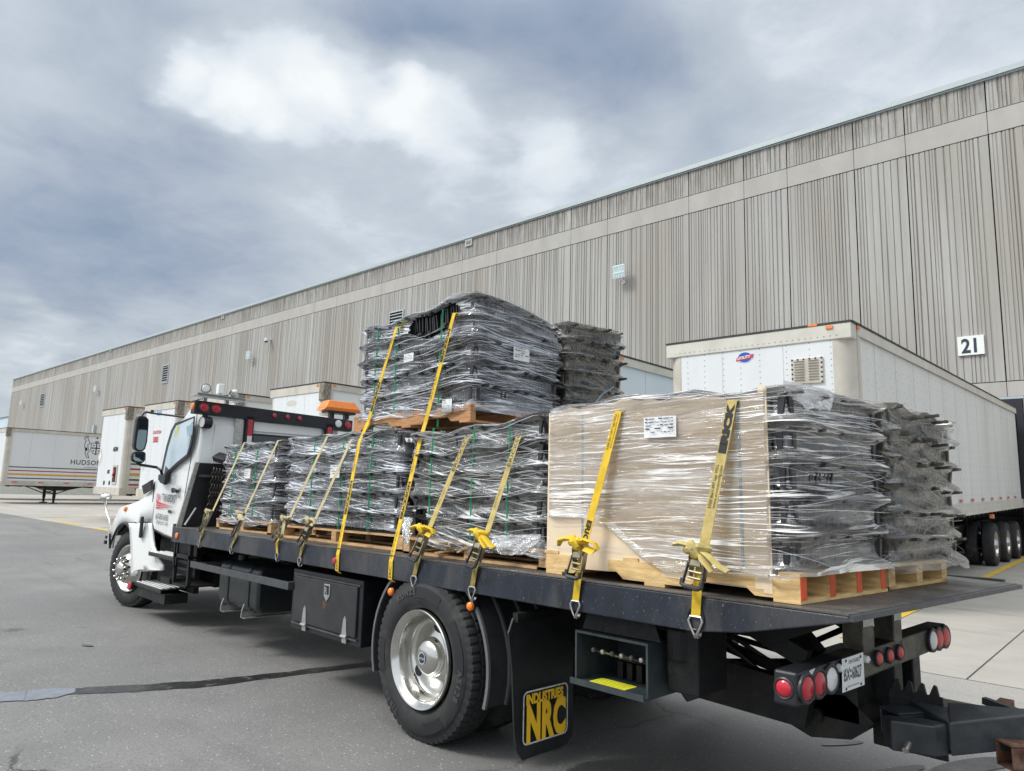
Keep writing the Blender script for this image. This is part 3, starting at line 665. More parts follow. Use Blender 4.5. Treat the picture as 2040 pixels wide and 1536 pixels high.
# HUDSON lettering and a crest: shield with a cross and two rearing supporters, on the side facing +x
def pside(u, v, t_x): q = PB(u, v, 0, t_x); return q
q0 = pside(140, 922, -48.35); q1 = pside(197, 925, -48.35); y0_, y1_ = q0.y-10.3, q1.y-10.3
m = MB(); text(m, "HUDSON'S BAY", (y1_-y0_)*.255, (-.016, y0_, q0.z-.08), (0, 1, 0), (0, 0, 1), off=.004, sx_=.95, space=1.12); m.build('lettering', INK, t1)
m = MB(); text(m, 'INCORPORATED 2ND MAY 1670', .09, (-.016, y0_+.75, q0.z-.28), (0, 1, 0), (0, 0, 1)); m.build('small_lettering', INK, t1)
cq = pside(192, 893, -48.35); cy0, cz0 = cq.y-10.3, cq.z
cm = MB()
def crest_poly(pts): cm.add([(-.015, cy0+a, cz0+b) for a, b in pts], [tuple(range(len(pts)))])
for s in (1,):
    sh = [(-.3, .3), (.3, .3), (.3, -.1), (.18, -.3), (0, -.4), (-.18, -.3), (-.3, -.1)]
    for (a, b), (c, d) in zip(sh, sh[1:]+sh[:1]):
        v = Vector((c-a, d-b)); n_ = Vector((-v.y, v.x)).normalized()*.015; crest_poly([(a-n_.x, b-n_.y), (c-n_.x, d-n_.y), (c+n_.x, d+n_.y), (a+n_.x, b+n_.y)])
    crest_poly([(-.03, .3), (.03, .3), (.03, -.38), (-.03, -.38)]); crest_poly([(-.3, .03), (.3, .03), (.3, -.03), (-.3, -.03)])
    for a, b in ((-.16, .16), (.16, .16), (-.15, -.16), (.15, -.16)): crest_poly([(a+.05*math.cos(t), b+.035*math.sin(t)) for t in [i*math.pi/4 for i in range(8)]])
    crest_poly([(.06*math.cos(t), .62+.05*math.sin(t)) for t in [i*math.pi/5 for i in range(10)]])
    crest_poly([(-.12, .34), (.12, .34), (.08, .42), (-.08, .42)])
for s in (-1, 1):
    body = [(.72, .55), (.62, .66), (.5, .56), (.46, .42), (.36, .3), (.42, .22), (.5, .18), (.44, -.05), (.36, -.2), (.46, -.34), (.34, -.62), (.46, -.6), (.58, -.36), (.6, -.08), (.66, .12), (.64, .32), (.6, .45)]
    outl = [(s*a, b) for a, b in body]
    for (a, b), (c, d) in zip(outl, outl[1:]+outl[:1]):
        v = Vector((c-a, d-b)); n_ = Vector((-v.y, v.x)).normalized()*.017; crest_poly([(a-n_.x, b-n_.y), (c-n_.x, d-n_.y), (c+n_.x, d+n_.y), (a+n_.x, b+n_.y)])
    crest_poly([(s*.5, .0), (s*.6, .02), (s*.56, -.2), (s*.47, -.18)]); crest_poly([(s*.62, .66), (s*.66, .8), (s*.59, .7)]); crest_poly([(s*.52, .62), (s*.46, .76), (s*.56, .68)])
cm.build('crest', INK, t1)
# nose fittings of the second striped trailer and of the one behind the mirror
def placard(t, x, z, s=.26):
    m = MB(); m.add([(x, -.006, z-s), (x+s*.62, -.006, z), (x, -.006, z+s), (x-s*.62, -.006, z)], [(0, 1, 2, 3)]); o = m.build('placard_holder', TGREY, t)
    m = MB(); m.add([(x, -.01, z-s*.6), (x+s*.36, -.01, z), (x, -.01, z+s*.6), (x-s*.36, -.01, z)], [(0, 1, 2, 3)]); m.build('placard_face', WPLATE, o)
placard(t2, -2.45, 2.42, .36); placard(t3, -2.5, 2.2, .34)
m = MB(); m.box(-.86, -.42, -.03, 0, 1.38, 2.1); fo = m.build('air_hose_box', TCREAM, t2)
m = MB(); m.box(-.80, -.48, -.035, -.031, 1.46, 2.02); m.build('recess', INK, fo)
m = MB(); m.tube([(-.66, -.05, 1.9), (-.6, -.06, 1.8), (-.72, -.06, 1.7), (-.6, -.06, 1.62)], .03, 6); m.build('hose', REDINK, fo)
m = MB(); text(m, '463394', .23, (-1.12, -.006, 2.62), (1, 0, 0), (0, 0, 1), off=.01, sx_=.75); text(m, 'ABS', .2, (-1.5, -.006, 1.78), (1, 0, 0), (0, 0, 1), off=.008, sx_=.8); m.build('lettering', INK, t2)
for xx in (-1.72, -1.15):
    m = MB(); m.disc((xx, -.006, 1.42), (0, -1, 0), .09, 14); m.build('glad_hand', INK, t2)
m = MB(); m.box(-1.75, -1.38, -.01, 0, 3.86, 4.0); m.build('sticker', pm('sticker_blue', (.15, .35, .7), .5), t3)
m = MB(); text(m, 'CAUTION', .16, (-1.95, -.006, 3.2), (1, 0, 0), (0, 0, 1), off=.004); text(m, '5003', .28, (-1.86, -.006, 2.9), (1, 0, 0), (0, 0, 1), off=.01, sx_=.8); m.build('lettering', REDINK, t3)
for t in (t3, t5):
    m = MB()
    for xx in (-.7, -1.4, -2.1):
        for k in range(20): rivet(m, (xx, -.001, 1.5+k*.13), (0, -1, 0), .015)
    tag(m.build('rivets', RIV, t), kind='stuff')
m = MB(); m.disc((-1.6, -.005, 3.82), (0, -1, 0), .26, 24, .3); m.build('faded_emblem', TGREY, t5)
# =============================================================== the truck
TH = .0117
TM = Matrix.Rotation(-TH, 4, 'Y')                 # the yard falls gently towards the cab
TMi = TM.inverted()
def PT(u, v, ax, val):
    """like P, in the truck's own tilted frame"""
    o = TMi @ CAM; d = TMi.to_3x3() @ ray(u, v); t = (val-o[ax])/d[ax]; return o+d*t
def troot(name, loc, rel=True):
    e = empty(name, TM @ Vector(loc)); e.rotation_euler = (0, -TH, 0)
    if rel: BASE[e.name] = Vector(loc)
    return e
DZ = 1.13
truck = troot('flatbed_truck', (0, 0, 0)); tag(truck, 'white cab rollback flatbed truck with a dark steel deck loaded with wrapped pallets', 'tow truck')
def deck_mat():
    m, g = custom('worn_tread_plate'); nt = m.node_tree
    co = g.n('ShaderNodeTexCoord').outputs['Object']
    a = g.noise(g.mapping(co, (.5, 2.2, 1)), 2.2, 6, .65, .4); b = g.noise(co, 40, 4, .7)
    cl = g.ramp(a, [(.3, (.035, .033, .032)), (.5, (.10, .09, .082)), (.72, (.19, .175, .165))])
    cl = g.mix(g.mr(b, .5, .72, 0, .5), cl, (.22, .19, .16))
    pb = g.n('ShaderNodeBsdfPrincipled', i_Base_Color=cl, i_Roughness=.48, i_Metallic=.35)
    ch = g.n('ShaderNodeTexBrick'); ch.offset = .5; nt.links.new(g.mapping(co, (14, 14, 1), (0, 0, R_(45))), ch.inputs['Vector']); ch.inputs['Scale'].default_value = 1.; ch.inputs['Mortar Size'].default_value = .12; ch.inputs['Brick Width'].default_value = 1.; ch.inputs['Row Height'].default_value = .4
    bn = g.n('ShaderNodeBump', i_Strength=.5, i_Distance=.006, i_Height=g.m('ADD', ch.outputs['Fac'], g.m('MULTIPLY', b, .6))); nt.links.new(bn.outputs[0], pb.inputs['Normal'])
    g.n('ShaderNodeOutputMaterial', i_Surface=pb.outputs[0]); return m
DECK = deck_mat()
# deck
X0, X1 = -4.86, 2.56
m = MB(); m.prism([(X0, .03, DZ), (1.9, .03, DZ), (2.2, .0, DZ-.002), (X1, -.02, DZ), (2.715, 1.98, DZ), (2.2, 2.14, DZ), (X0, 2.14, DZ)], (0, 0, -.018)); m.build('deck_plate', DECK, truck)
m = MB(); m.prism([(X0-.04, -.035, DZ-.006), (X0-.04, -.035, DZ-.163), (1.86, -.035, DZ-.163), (2.1, -.035, DZ-.135), (2.56, -.035, DZ-.03), (2.56, -.035, DZ-.006)], (0, .06, 0)); m.build('side_rail', STEEL_D, truck, bev=.006)
m = MB(); m.prism([(X0, 2.14, DZ+.004), (X0, 2.14, DZ-.163), (1.86, 2.14, DZ-.163), (2.62, 2.14, DZ-.03), (2.62, 2.14, DZ+.004)], (0, .05, 0)); m.build('side_rail', STEEL_D, truck, bev=.006)
m = MB(); m.box(X0-.04, 1.9, -.037, .028, DZ-.004, DZ+.002); m.prism([(1.9, -.037, DZ-.004), (X1, -.037, DZ-.004), (X1, .0, DZ-.004), (1.9, .028, DZ-.004)], (0, 0, .006)); m.build('rail_top', DECK, truck)
m = MB()
m.prism([(2.5, -.035, DZ+.001), (2.575, -.03, DZ-.004), (2.74, 1.985, DZ-.004), (2.66, 2.0, DZ+.001)], (0, 0, -.022)); m.build('tail_edge', GREY, truck)
m = MB()
m.box(X0-.04, X0+.02, -.03, 2.16, DZ-.16, DZ+.035); m.build('front_lip', BLK, truck)
m = MB()
for k in range(15): m.box(-4.6+k*.42, -4.54+k*.42, .03, 2.14, DZ-.10, DZ-.02)
m.prism([(1.9, .55, DZ-.02), (2.5, .55, DZ-.02), (2.35, .55, DZ-.1), (1.9, .55, DZ-.3)], (0, .06, 0)); m.prism([(1.9, 1.5, DZ-.02), (2.5, 1.5, DZ-.02), (2.35, 1.5, DZ-.1), (1.9, 1.5, DZ-.3)], (0, .06, 0))
m.build('deck_crossmembers', FRAME, truck)
m = MB(); m.box(-4.8, 1.95, .62, .75, DZ-.27, DZ-.1); m.box(-4.8, 1.95, 1.4, 1.53, DZ-.27, DZ-.1); m.build('deck_subframe', FRAME, truck)
for (u, v), mt, r_ in (((353, 1067), AMBER, .035), ((668, 1117), RED, .028)):
    p = PT(u, v, 1, -.036); m = MB(); m.disc((p.x, -.0362, p.z), (0, -1, 0), r_+.02, 20); o = m.build('marker_light', BLK, truck)
    m = MB(); m.lathe([(0, r_), (-.012, r_*.85), (-.018, .001)], (p.x, -.037, p.z), (0, 1, 0), 20); m.build('lens', mt, o, smooth=True)
for u, v in ((778, 1179), (936, 1208)):
    p = PT(u, v, 1, -.03); m = MB(); m.cyl((p.x, .03, p.z), (p.x, -.02, p.z), .030, n=16); m.beam((p.x, .03, p.z), (p.x, .03, p.z+.13), .03, .02); o = m.build('marker_light', BLK, truck)
    m = MB(); m.lathe([(0, .027), (-.016, .025), (-.024, .016), (-.027, .001)], (p.x, -.02, p.z), (0, 1, 0), 18); m.build('lens', ORANGE, o, smooth=True)
# chassis
m = MB()
for y in (.68, 1.42): m.box(-7.3, 1.25, y, y+.08, .60, .84)
for x in (-6.2, -4.4, -3, -1.2, .7): m.box(x, x+.1, .7, 1.48, .63, .8)
m.box(-5.9, -4.9, .5, 1.7, .42, .78); m.tube([(-4.9, 1.1, .6), (-2.4, 1.1, .55), (-.1, 1.1, .5)], .05, 8); m.box(-4.2, -2.6, 1.5, 2.05, .38, .85)
m.build('chassis', FRAME, truck)
m = MB(); m.cyl((-.02, .2, .5), (-.02, 2.0, .5), .09, n=14); m.lathe([(-.2, .08), (-.12, .2), (0, .24), (.12, .2), (.2, .08)], (-.02, 1.1, .5), (0, 1, 0), 20); m.cyl((-6.84, .3, .46), (-6.84, 1.9, .46), .06, n=10); m.build('axle', FRAME, truck, smooth=True)
m = MB()
for k in range(5): m.box(-.75+k*.08, .7-k*.08, .55, .63, .62-k*.012, .63-k*.012+.002); m.box(-.75+k*.08, .7-k*.08, 1.57, 1.65, .62-k*.012, .63-k*.012+.002)
m.build('leaf_springs', FRAME, truck)
# --- rear duals
def tyre(parent, xc, yc, zc, R0, wd, name='tyre', lug=True, n=240, rotz=0., s=1):
    """axis y; outer face on the -y side when s=1"""
    pr = [(.07, R0*.60), (.035, R0*.61), (.012, R0*.66), (.0, R0*.72), (-.0, R0*.80), (.008, R0*.88), (.014, R0*.90), (.018, R0*.905), (.026, R0*.955), (.030, R0*.985), (.05, R0), (.085, R0+.002), (.09, R0-.012), (.098, R0-.012), (.103, R0+.003), (wd/2-.008, R0+.004), (wd/2-.004, R0-.010), (wd/2+.004, R0-.010), (wd/2+.008, R0+.004)]
    k = len(pr)
    full = pr+[(wd-a, r) for a, r in reversed(pr)]
    sh = set((8, 9, 10, 11)); sh |= set(2*k-1-i for i in sh)
    mid = set((14, 15)); mid |= set(2*k-1-i for i in mid)
    def fn(i, j, r):
        if not lug: return r
        if j in sh and i % 4 == 0: return r-.013
        if j in mid and (i+2) % 5 == 0: return r-.010
        return r
    m = MB(); m.lathe([(a*s, r) for a, r in full], (xc, yc, zc), (0, 1, 0), n, fn); return m.build(name, RUBBER, parent, smooth=30)
def arc_text(parent, txt, rad, ang, size, c, mat, off=.0):
    """lettering bent round a tyre wall (plane y = c.y, read from -y)"""
    vs, fs = textmesh(txt, size, off=off, align='CENTER', space=1.25); m = MB(); out = []
    for a, b in vs:
        t = ang-a/rad; r = rad+b; out.append((c[0]+r*math.cos(t), c[1], c[2]+r*math.sin(t)))
    m.add(out, fs); m.build('lettering', mat, parent)
TLET = pm('tyre_letters', (.055, .055, .057), .6)
TBAND = pm('tyre_band', (.012, .012, .013), .45)
rw = empty('wheel'); rw.parent = truck
RC = (-.155, -.055, .505)
ty = tyre(rw, *RC, .515, .27); tyre(rw, RC[0], .33, RC[2], .515, .27, n=120)
arc_text(ty, 'KUNZE', .405, R_(112), .055, (RC[0], RC[1]-.006, RC[2]), TLET, .002); arc_text(ty, 'AS128', .405, R_(-12), .06, (RC[0], RC[1]-.006, RC[2]), TLET, .001)
arc_text(ty, 'TIRES', .40, R_(230), .055, (RC[0], RC[1]-.006, RC[2]), TLET, .001)
for a0, a1 in ((62, 100), (-2, 40), (170, 200), (-80, -52)):
    m = MB(); n_ = 14; q = []
    for rr in (.382, .45): q += [(RC[0]+rr*math.cos(R_(a0+(a1-a0)*i/n_)), RC[1]-(.0035 if rr < .4 else -.0015), RC[2]+rr*math.sin(R_(a0+(a1-a0)*i/n_))) for i in range(n_+1)]
    m.add(q, [(i, i+1, n_+2+i, n_+1+i) for i in range(n_)]); m.build('tread_band', TBAND, ty)
# polished dish rim
m = MB(); m.lathe([(.035, .305), (.004, .312), (-.004, .305), (.0, .292), (.018, .283), (.022, .268), (.04, .262), (.115, .255), (.14, .248), (.148, .232), (.152, .20), (.135, .165), (.125, .135), (.12, .12)], RC, (0, 1, 0), 96); rim = m.build('rim', CHROME, rw, smooth=60)
m = MB(); m.lathe([(.125, .125), (.075, .118), (.055, .10), (.04, .07), (.035, .04), (.034, .001)], RC, (0, 1, 0), 48); hub = m.build('hub_cover', CHROME, rw, smooth=60)
m = MB(); m.lathe([(.0335, .036), (.030, .034), (.030, .001)], RC, (0, 1, 0), 32); m.build('cap_badge', NAVY, hub); m = MB(); m.lathe([(.029, .036), (.0285, .033), (.0285, .036)], RC, (0, 1, 0), 32); text(m, 'ALCOA', .018, (RC[0]-.028, RC[1]+.0285, RC[2]-.006), (1, 0, 0), (0, 0, 1)); m.build('lettering', WPLATE, hub)
for k in (-142, 78):
    t = R_(k); c = (RC[0]+.186*math.cos(t), RC[1]+.122, RC[2]+.186*math.sin(t)); m = MB()
    a = Vector((math.cos(t), -.35, math.sin(t))).normalized(); b = Vector((-math.sin(t), 0, math.cos(t)))
    m.add([Vector(c)-Vector((0, .004, 0))+a*.028*math.cos(q)+b*.038*math.sin(q)-Vector((0, .0, 0)) for q in [i*math.pi/10 for i in range(20)]], [tuple(range(20))]); m.build('hand_hole', DKI, rim)
wr2 = empty('wheel'); wr2.parent = truck; tyre(wr2, RC[0], 2.14, RC[2], .515, .27, n=120, s=-1); tyre(wr2, RC[0], 1.81, RC[2], .515, .27, n=120, s=-1)
m = MB(); m.lathe([(0, .31), (-.12, .25), (-.13, .001)], (RC[0], 2.14, RC[2]), (0, 1, 0), 32); m.build('rim', CHROME, wr2, smooth=True)
# --- front wheels
FC = (-6.84, .095, .50)
fw = empty('wheel'); fw.parent = truck
fw.location = (FC[0], FC[1]+.13, FC[2]); fw.rotation_euler = (0, 0, R_(14)); FC0 = FC; FC = (0, -.13, 0)
fty = tyre(fw, *FC, .505, .27, lug=True, n=160)
m = MB(); m.lathe([(.035, .30), (.0, .306), (-.004, .298), (.0, .286), (.02, .278), (.03, .262), (.055, .255), (.05, .225), (.0, .205), (-.045, .175), (-.055, .155)], FC, (0, 1, 0), 72); frim = m.build('rim', CHROME, fw, smooth=60)
m = MB(); m.lathe([(-.05, .155), (-.06, .15), (-.064, .14), (-.066, .09), (-.10, .085), (-.125, .078), (-.135, .06), (-.138, .001)], FC, (0, 1, 0), 40); fh = m.build('hub_cover', CHROME, fw, smooth=60)
m = MB()
for k in range(10):
    t = 2*math.pi*k/10+.2; c = Vector((FC[0]+.135*math.cos(t), FC[1]-.05, FC[2]+.135*math.sin(t)))
    m.lathe([(0, .021), (-.04, .021), (-.05, .016), (-.053, .018), (-.075, .016), (-.085, .001)], c, (0, 1, 0), 12)
m.build('nut_covers', CHROME, fh, smooth=60)
FC = FC0
fw2 = empty('wheel'); fw2.parent = truck; tyre(fw2, FC[0], 2.1, FC[2], .505, .27, n=80, s=-1)
# --- mudguard behind the duals
m = MB()
def guard(a0, a1, r, y0, y1, th=.012, n=18):
    q = []; 
    for i in range(n+1):
        t = R_(a0+(a1-a0)*i/n)
        for rr in (r, r+th):
            for y in (y0, y1): q.append((RC[0]+rr*math.cos(t), y, RC[2]+rr*math.sin(t)))
    fs = []
    for i in range(n):
        a, b = i*4, i*4+4
        fs += [(a, a+1, b+1, b), (a+2, b+2, b+3, a+3), (a, b, b+2, a+2), (a+1, a+3, b+3, b+1)]
    fs += [(0, 2, 3, 1), (n*4, n*4+1, n*4+3, n*4+2)]
    m.add(q, fs)
guard(-18, 198, .60, .0, .62); FEND = pm('mudguard_plastic', (.035, .037, .04), .45, var=.25)
mg = m.build('mudguard', FEND, truck, smooth=30)
m = MB()
for y in (.0, .17, .34, .50): guard(-18, 60, .603, y-.006, y+.012, .022)
guard(60, 198, .603, -.006, .012, .018)
m.build('guard_ribs', pm('guard_edge', (.12, .12, .125), .4), mg, smooth=30)
m = MB()
def guard2():
    pass
m.box(.3, .5, .5, .6, .85, 1.0); m.build('guard_bracket', FRAME, mg)
# mud flap
fx = .72
q = [(fx, -.055, .875), (fx+.01, -.10, .80), (fx+.02, -.075, .6), (fx+.03, -.06, .3), (fx+.02, -.03, .17), (fx+.01, .03, .105), (fx, .40, .105), (fx, .455, .14), (fx, .46, .2), (fx, .46, .88), (fx, .1, .88)]
m = MB(); m.prism(q, (-.014, 0, 0)); flap = m.build('mud_flap', RUBBER2, truck, bev=.003)
m = MB(); m.box(fx-.01, fx+.03, -.05, .55, .855, .905); m.build('flap_bracket', FRAME, flap)
m = MB()
def bordr(mb, y0, y1, z0, z1, x, r, t):
    def loop(a, b, c, d, rr):
        out = []
        for cy, cz, s0 in ((b-rr, d-rr, 0), (a+rr, d-rr, 90), (a+rr, c+rr, 180), (b-rr, c+rr, 270)):
            for i in range(6): tt = R_(s0+i*18); out.append((x, cy+rr*math.cos(tt), cz+rr*math.sin(tt)))
        return out
    A = loop(y0, y1, z0, z1, r); Bq = loop(y0+t, y1-t, z0+t, z1-t, r-t); n = len(A)
    mb.add(A+Bq, [(i, (i+1) % n, n+(i+1) % n, n+i) for i in range(n)])
bordr(m, -.0, .375, .19, .475, fx+.035, .035, .009); m.build('logo_border', pm('faded_white', (.55, .57, .56), .5, var=.3, vs=40, c2=(.03, .035, .035), thr=(.5, .72)), flap)
m = MB(); text(m, 'INDUSTRIES', .072, (fx+.035, .022, .405), (0, 1, 0), (0, 0, 1), off=.0035, sx_=.80)
text(m, 'NRC', .262, (fx+.035, .026, .212), (0, 1, 0), (0, 0, 1), off=.015, sx_=.57, space=1.1); m.build('lettering', YEL, flap)
m = MB(); text(m, 'INC', .025, (fx+.037, .315, .27), (0, 1, 0), (0, 0, 1)); m.build('small_lettering', INK, flap)
# far mud flap
m = MB(); m.prism([(fx, 1.66, .88), (fx, 1.66, .18), (fx, 1.72, .12), (fx, 2.14, .12), (fx, 2.2, .18), (fx, 2.2, .88)], (-.014, 0, 0)); m.build('mud_flap', RUBBER2, truck)
# --- toolbox
tb = MB(); tb.box(-2.10, -1.0, .045, .50, .42, .905); tbo = tb.build('toolbox', BLK, truck, bev=.008)
m = MB(); m.box(-2.04, -1.055, .028, .047, .485, .855); dr = m.build('door', pm('toolbox_door', (.02, .021, .023), .4, var=.3, spots=(.14, .13, .12), sp_scale=30, sp_thr=.74, c2=(.03, .03, .03)), tbo, bev=.006)
m = MB(); m.box(-2.07, -1.03, .036, .047, .86, .872); m.box(-2.06, -1.04, .03, .047, .463, .476); m.build('door_trim', GREY, tbo)
for x in (-1.83, -1.2):
    m = MB(); m.prism([(x-.035, .027, .49), (x+.035, .027, .49), (x+.02, .027, .60), (x, .027, .63), (x-.02, .027, .60)], (0, -.006, 0)); m.cyl((x-.04, .02, .478), (x+.04, .02, .478), .012, n=8); m.box(x-.03, x+.03, .024, .03, .43, .475); m.build('hinge', ALU, tbo)
cx_, cz_ = -1.49, .775
m = MB(); m.prism([(cx_-.045, .027, cz_+.06), (cx_+.045, .027, cz_+.06), (cx_+.045, .027, cz_-.03), (cx_, .027, cz_-.075), (cx_-.045, .027, cz_-.03)], (0, -.006, 0)); la = m.build('latch_badge', ALU, tbo, bev=.004)
m = MB(); m.prism([(cx_-.034, .0205, cz_+.048), (cx_+.034, .0205, cz_+.048), (cx_+.034, .0205, cz_-.02), (cx_-.034, .0205, cz_-.02)], (0, -.001, 0)); m.build('badge_field', INK, la)
m = MB(); text(m, 'R', .07, (cx_-.028, .0185, cz_-.014), (1, 0, 0), (0, 0, 1), off=.002); m.build('lettering', ALU, la)
m = MB(); m.add([(cx_+.03*math.cos(t)*(1+.3*math.sin(3*t))-.03, .0265, cz_-.105+.035*math.sin(t)) for t in [i*math.pi/8 for i in range(16)]], [tuple(range(16))]); m.build('rust_spot', RUST, dr)
# --- fuel tank, side bar
m = MB()
prf = []
x0, x1, y0, y1, z0, z1, rr = -3.86, -2.93, .12, .62, .40, .84, .09
for cxx, czz, s0 in ((y1-rr, z1-rr, 0), (y0+rr, z1-rr, 90), (y0+rr, z0+rr, 180), (y1-rr, z0+rr, 270)):
    for i in range(6): t = R_(s0+i*18); prf.append((cxx+rr*math.cos(t), czz+rr*math.sin(t)))
m.prism([(x0, a, b) for a, b in prf], (x1-x0, 0, 0)); ft = m.build('fuel_tank', TPLAST, truck, bev=.03, seg=3, smooth=30)
for xx in (x0+.22, x1-.22):
    m = MB(); q = [(xx, (a-.37)*1.035+.37, (b-.62)*1.03+.62) for a, b in prf]; 
    m.add(q+[(xx+.04, a, b) for _, a, b in q], [(i, (i+1) % 24, 24+(i+1) % 24, 24+i) for i in range(24)]); m.build('tank_strap', BLK, ft)
    m = MB(); m.box(xx-.03, xx+.05, .09, .75, .345, .352); m.box(xx-.03, xx-.022, .09, .75, .352, .40); m.tube([(xx+.02, .09, .48), (xx+.01, .075, .42), (xx, .075, .355)], .008, 6); m.build('tank_bracket', ALU, ft)
m = MB(); m.tube([(x0+.15, .3, z1), (x0+.15, .3, z1+.05)], .05, 12); m.build('filler_cap', BLK, ft)
m = MB(); m.box(-4.36, -2.17, .0, .03, .725, .79); m.box(-2.17, -2.1, .0, .2, .725, .79); m.box(-4.3, -4.2, .03, .6, .73, .78); m.build('side_guard_bar', GREY, truck, bev=.004)
m = MB(); m.box(-4.86, -4.82, .0, .03, .52, .97); m.box(-4.44, -4.40, .0, .04, .50, .97); m.box(-4.86, -4.4, .0, .03, .80, .84); m.box(-4.85, -4.4, .0, .3, .5, .52); m.prism([(-4.9, .0, .96), (-4.78, .0, .96), (-4.8, .0, .72), (-4.84, .0, .66), (-4.9, .0, .72)], (0, .02, 0)); m.build('deck_stand', FRAME, truck)
# --- lever control box
cxa, cxb, cza, czb = 1.09, 1.56, .59, .855
m = MB(); t = .012
m.box(cxa, cxb, .05, .42, czb-t, czb); m.box(cxa, cxb, .02, .42, cza, cza+t); m.box(cxa, cxa+t, .05, .42, cza+t, czb-t); m.box(cxb-t, cxb, .05, .42, cza+t, czb-t); m.box(cxa+t, cxb-t, .41, .42, cza+t, czb-t); m.box(cxa, cxb, .01, .02, cza, cza+.03)
CBX = pm('control_box_paint', (.03, .040, .045), .42, var=.3, c2=(.05, .06, .06)); cb = m.build('control_box', CBX, truck)
for k in range(6):
    xx = cxa+.08+k*.062; m = MB(); m.tube([(xx+.12, .36, .66), (xx+.05, .22, .72), (xx-.0, .12, .755)], .006, 6); m.lathe([(-.012, .001), (-.01, .011), (0, .014), (.01, .011), (.012, .001)], (xx, .11, .757), (0, 1, 0), 10); m.build('lever', ALU if k % 2 else GREY, cb)
m = MB()
for k in range(6): m.box(cxa+.13+k*.062, cxa+.165+k*.062, .25, .4, .605, .69)
m.build('valve_block', FRAME, cb)
m = MB(); m.box(1.17, 1.40, .07, .18, cza+.0125, cza+.014); st = m.build('warning_sticker', pm('sticker_yellow', (.72, .70, .03), .5), cb)
m = MB()
for k in range(4): m.box(1.18, 1.39, .085+k*.024, .088+k*.024, cza+.0142, cza+.0145)
m.build('sticker_print', INK, st)
m = MB(); m.prism([(1.12, .12, .95), (1.55, .12, .95), (1.6, .10, .86), (1.1, .10, .86)], (0, .02, 0)); m.box(1.12, 1.55, .12, .45, .94, .955); m.build('box_hanger', FRAME, truck)
# rear outrigger frame and underlift
m = MB(); m.box(1.60, 1.78, .15, .42, .63, .95); m.cyl((1.66, .2, .93), (1.66, .2, .78), .08, n=14); m.build('valve_cover', FRAME, truck, bev=.01)
m = MB()
m.prism([(.9, .66, .50), (2.05, .66, .46), (2.1, .66, .66), (1.2, .66, .74), (.9, .66, .84)], (0, .07, 0)); m.prism([(.9, 1.45, .40), (2.05, 1.45, .40), (2.1, 1.45, .50), (.9, 1.45, .50)], (0, .07, 0))
m.beam((1.0, .8, .88), (1.9, .8, .68), .05, .05); m.beam((1.75, .6, .95), (2.1, .62, .8), .07, .09); m.beam((1.75, 1.55, .95), (2.1, 1.5, .8), .07, .09); m.beam((1.72, 1.1, .95), (2.05, 1.1, .6), .1, .1); m.beam((1.55, 1.1, .95), (1.95, 1.12, .62), .05, .05)
m.tube([(.9, .9, .7), (1.4, .95, .62), (1.9, 1., .7)], .02, 6); m.tube([(1.2, 1.2, .75), (1.7, 1.25, .68), (2.1, 1.2, .9)], .018, 6); m.build('tail_frame', FRAME, truck)
m = MB()
m.tube([(1.6, .7, .80), (1.85, .76, .62), (2.02, .85, .60), (2.1, .9, .70)], .013, 8); m.tube([(1.6, .78, .82), (1.9, .84, .66), (2.0, .95, .55), (2.2, 1.0, .5)], .013, 8); m.tube([(1.7, .7, .9), (1.95, .72, .88), (2.02, .6, .80)], .010, 8)
m.build('hydraulic_hoses', RUBBER2, truck, smooth=True)
m = MB()
m.box(1.95, 2.26, .80, 1.40, .50, .76); m.prism([(1.76, .80, .58), (2.2, .80, .62), (2.33, .80, .52), (2.22, .80, .42), (2.02, .80, .385), (1.86, .80, .44)], (0, .60, 0)); m.cyl((2.05, .77, .50), (2.05, 1.43, .50), .04, n=12); m.build('underlift_housing', FRAME, truck)
for ya_ in (1.02, 1.30):
    m = MB(); m.box(2.24, 2.36, ya_, ya_+.12, .36, .80); m.build('lift_mast', FRAME, truck, bev=.008)
# bumper, running very slightly out of square
KS = .078; CB = 2.384
def PS(u, v, c=CB):
    """point on the bumper's rear face plane x - KS*y = c"""
    o = TMi @ CAM; d = TMi.to_3x3() @ ray(u, v); t = (c-(o.x-KS*o.y))/(d.x-KS*d.y); return o+d*t
nT, nB, fT, fB = PS(1587, 1342), PS(1587, 1410), PS(1885, 1242), PS(1886, 1286)
ex = Vector((-.095, 0, 0))
m = MB(); m.add([nB, fB, fT, nT, nB+ex, fB+ex, fT+ex, nT+ex], [(0, 1, 2, 3), (7, 6, 5, 4), (0, 4, 5, 1), (1, 5, 6, 2), (2, 6, 7, 3), (3, 7, 4, 0)]); bp = m.build('rear_bumper', BRONZE, truck, bev=.010)
def lerp_b(t): return nB.lerp(fB, t), nT.lerp(fT, t)
a_, b_ = lerp_b(.26); o3 = Vector((.002, 0, 0)); e1 = Vector((0, -.002, 0)); up3 = Vector((0, 0, .002))
m = MB(); m.add([nB+o3+e1-up3, a_+o3-up3, b_+o3+up3, nT+o3+e1+up3, nB+ex+e1-up3, a_+ex-up3, b_+ex+up3, nT+ex+e1+up3], [(0, 1, 2, 3), (7, 6, 5, 4), (0, 4, 5, 1), (1, 5, 6, 2), (2, 6, 7, 3), (3, 7, 4, 0)]); m.build('bumper_end', BLK, bp, bev=.010)
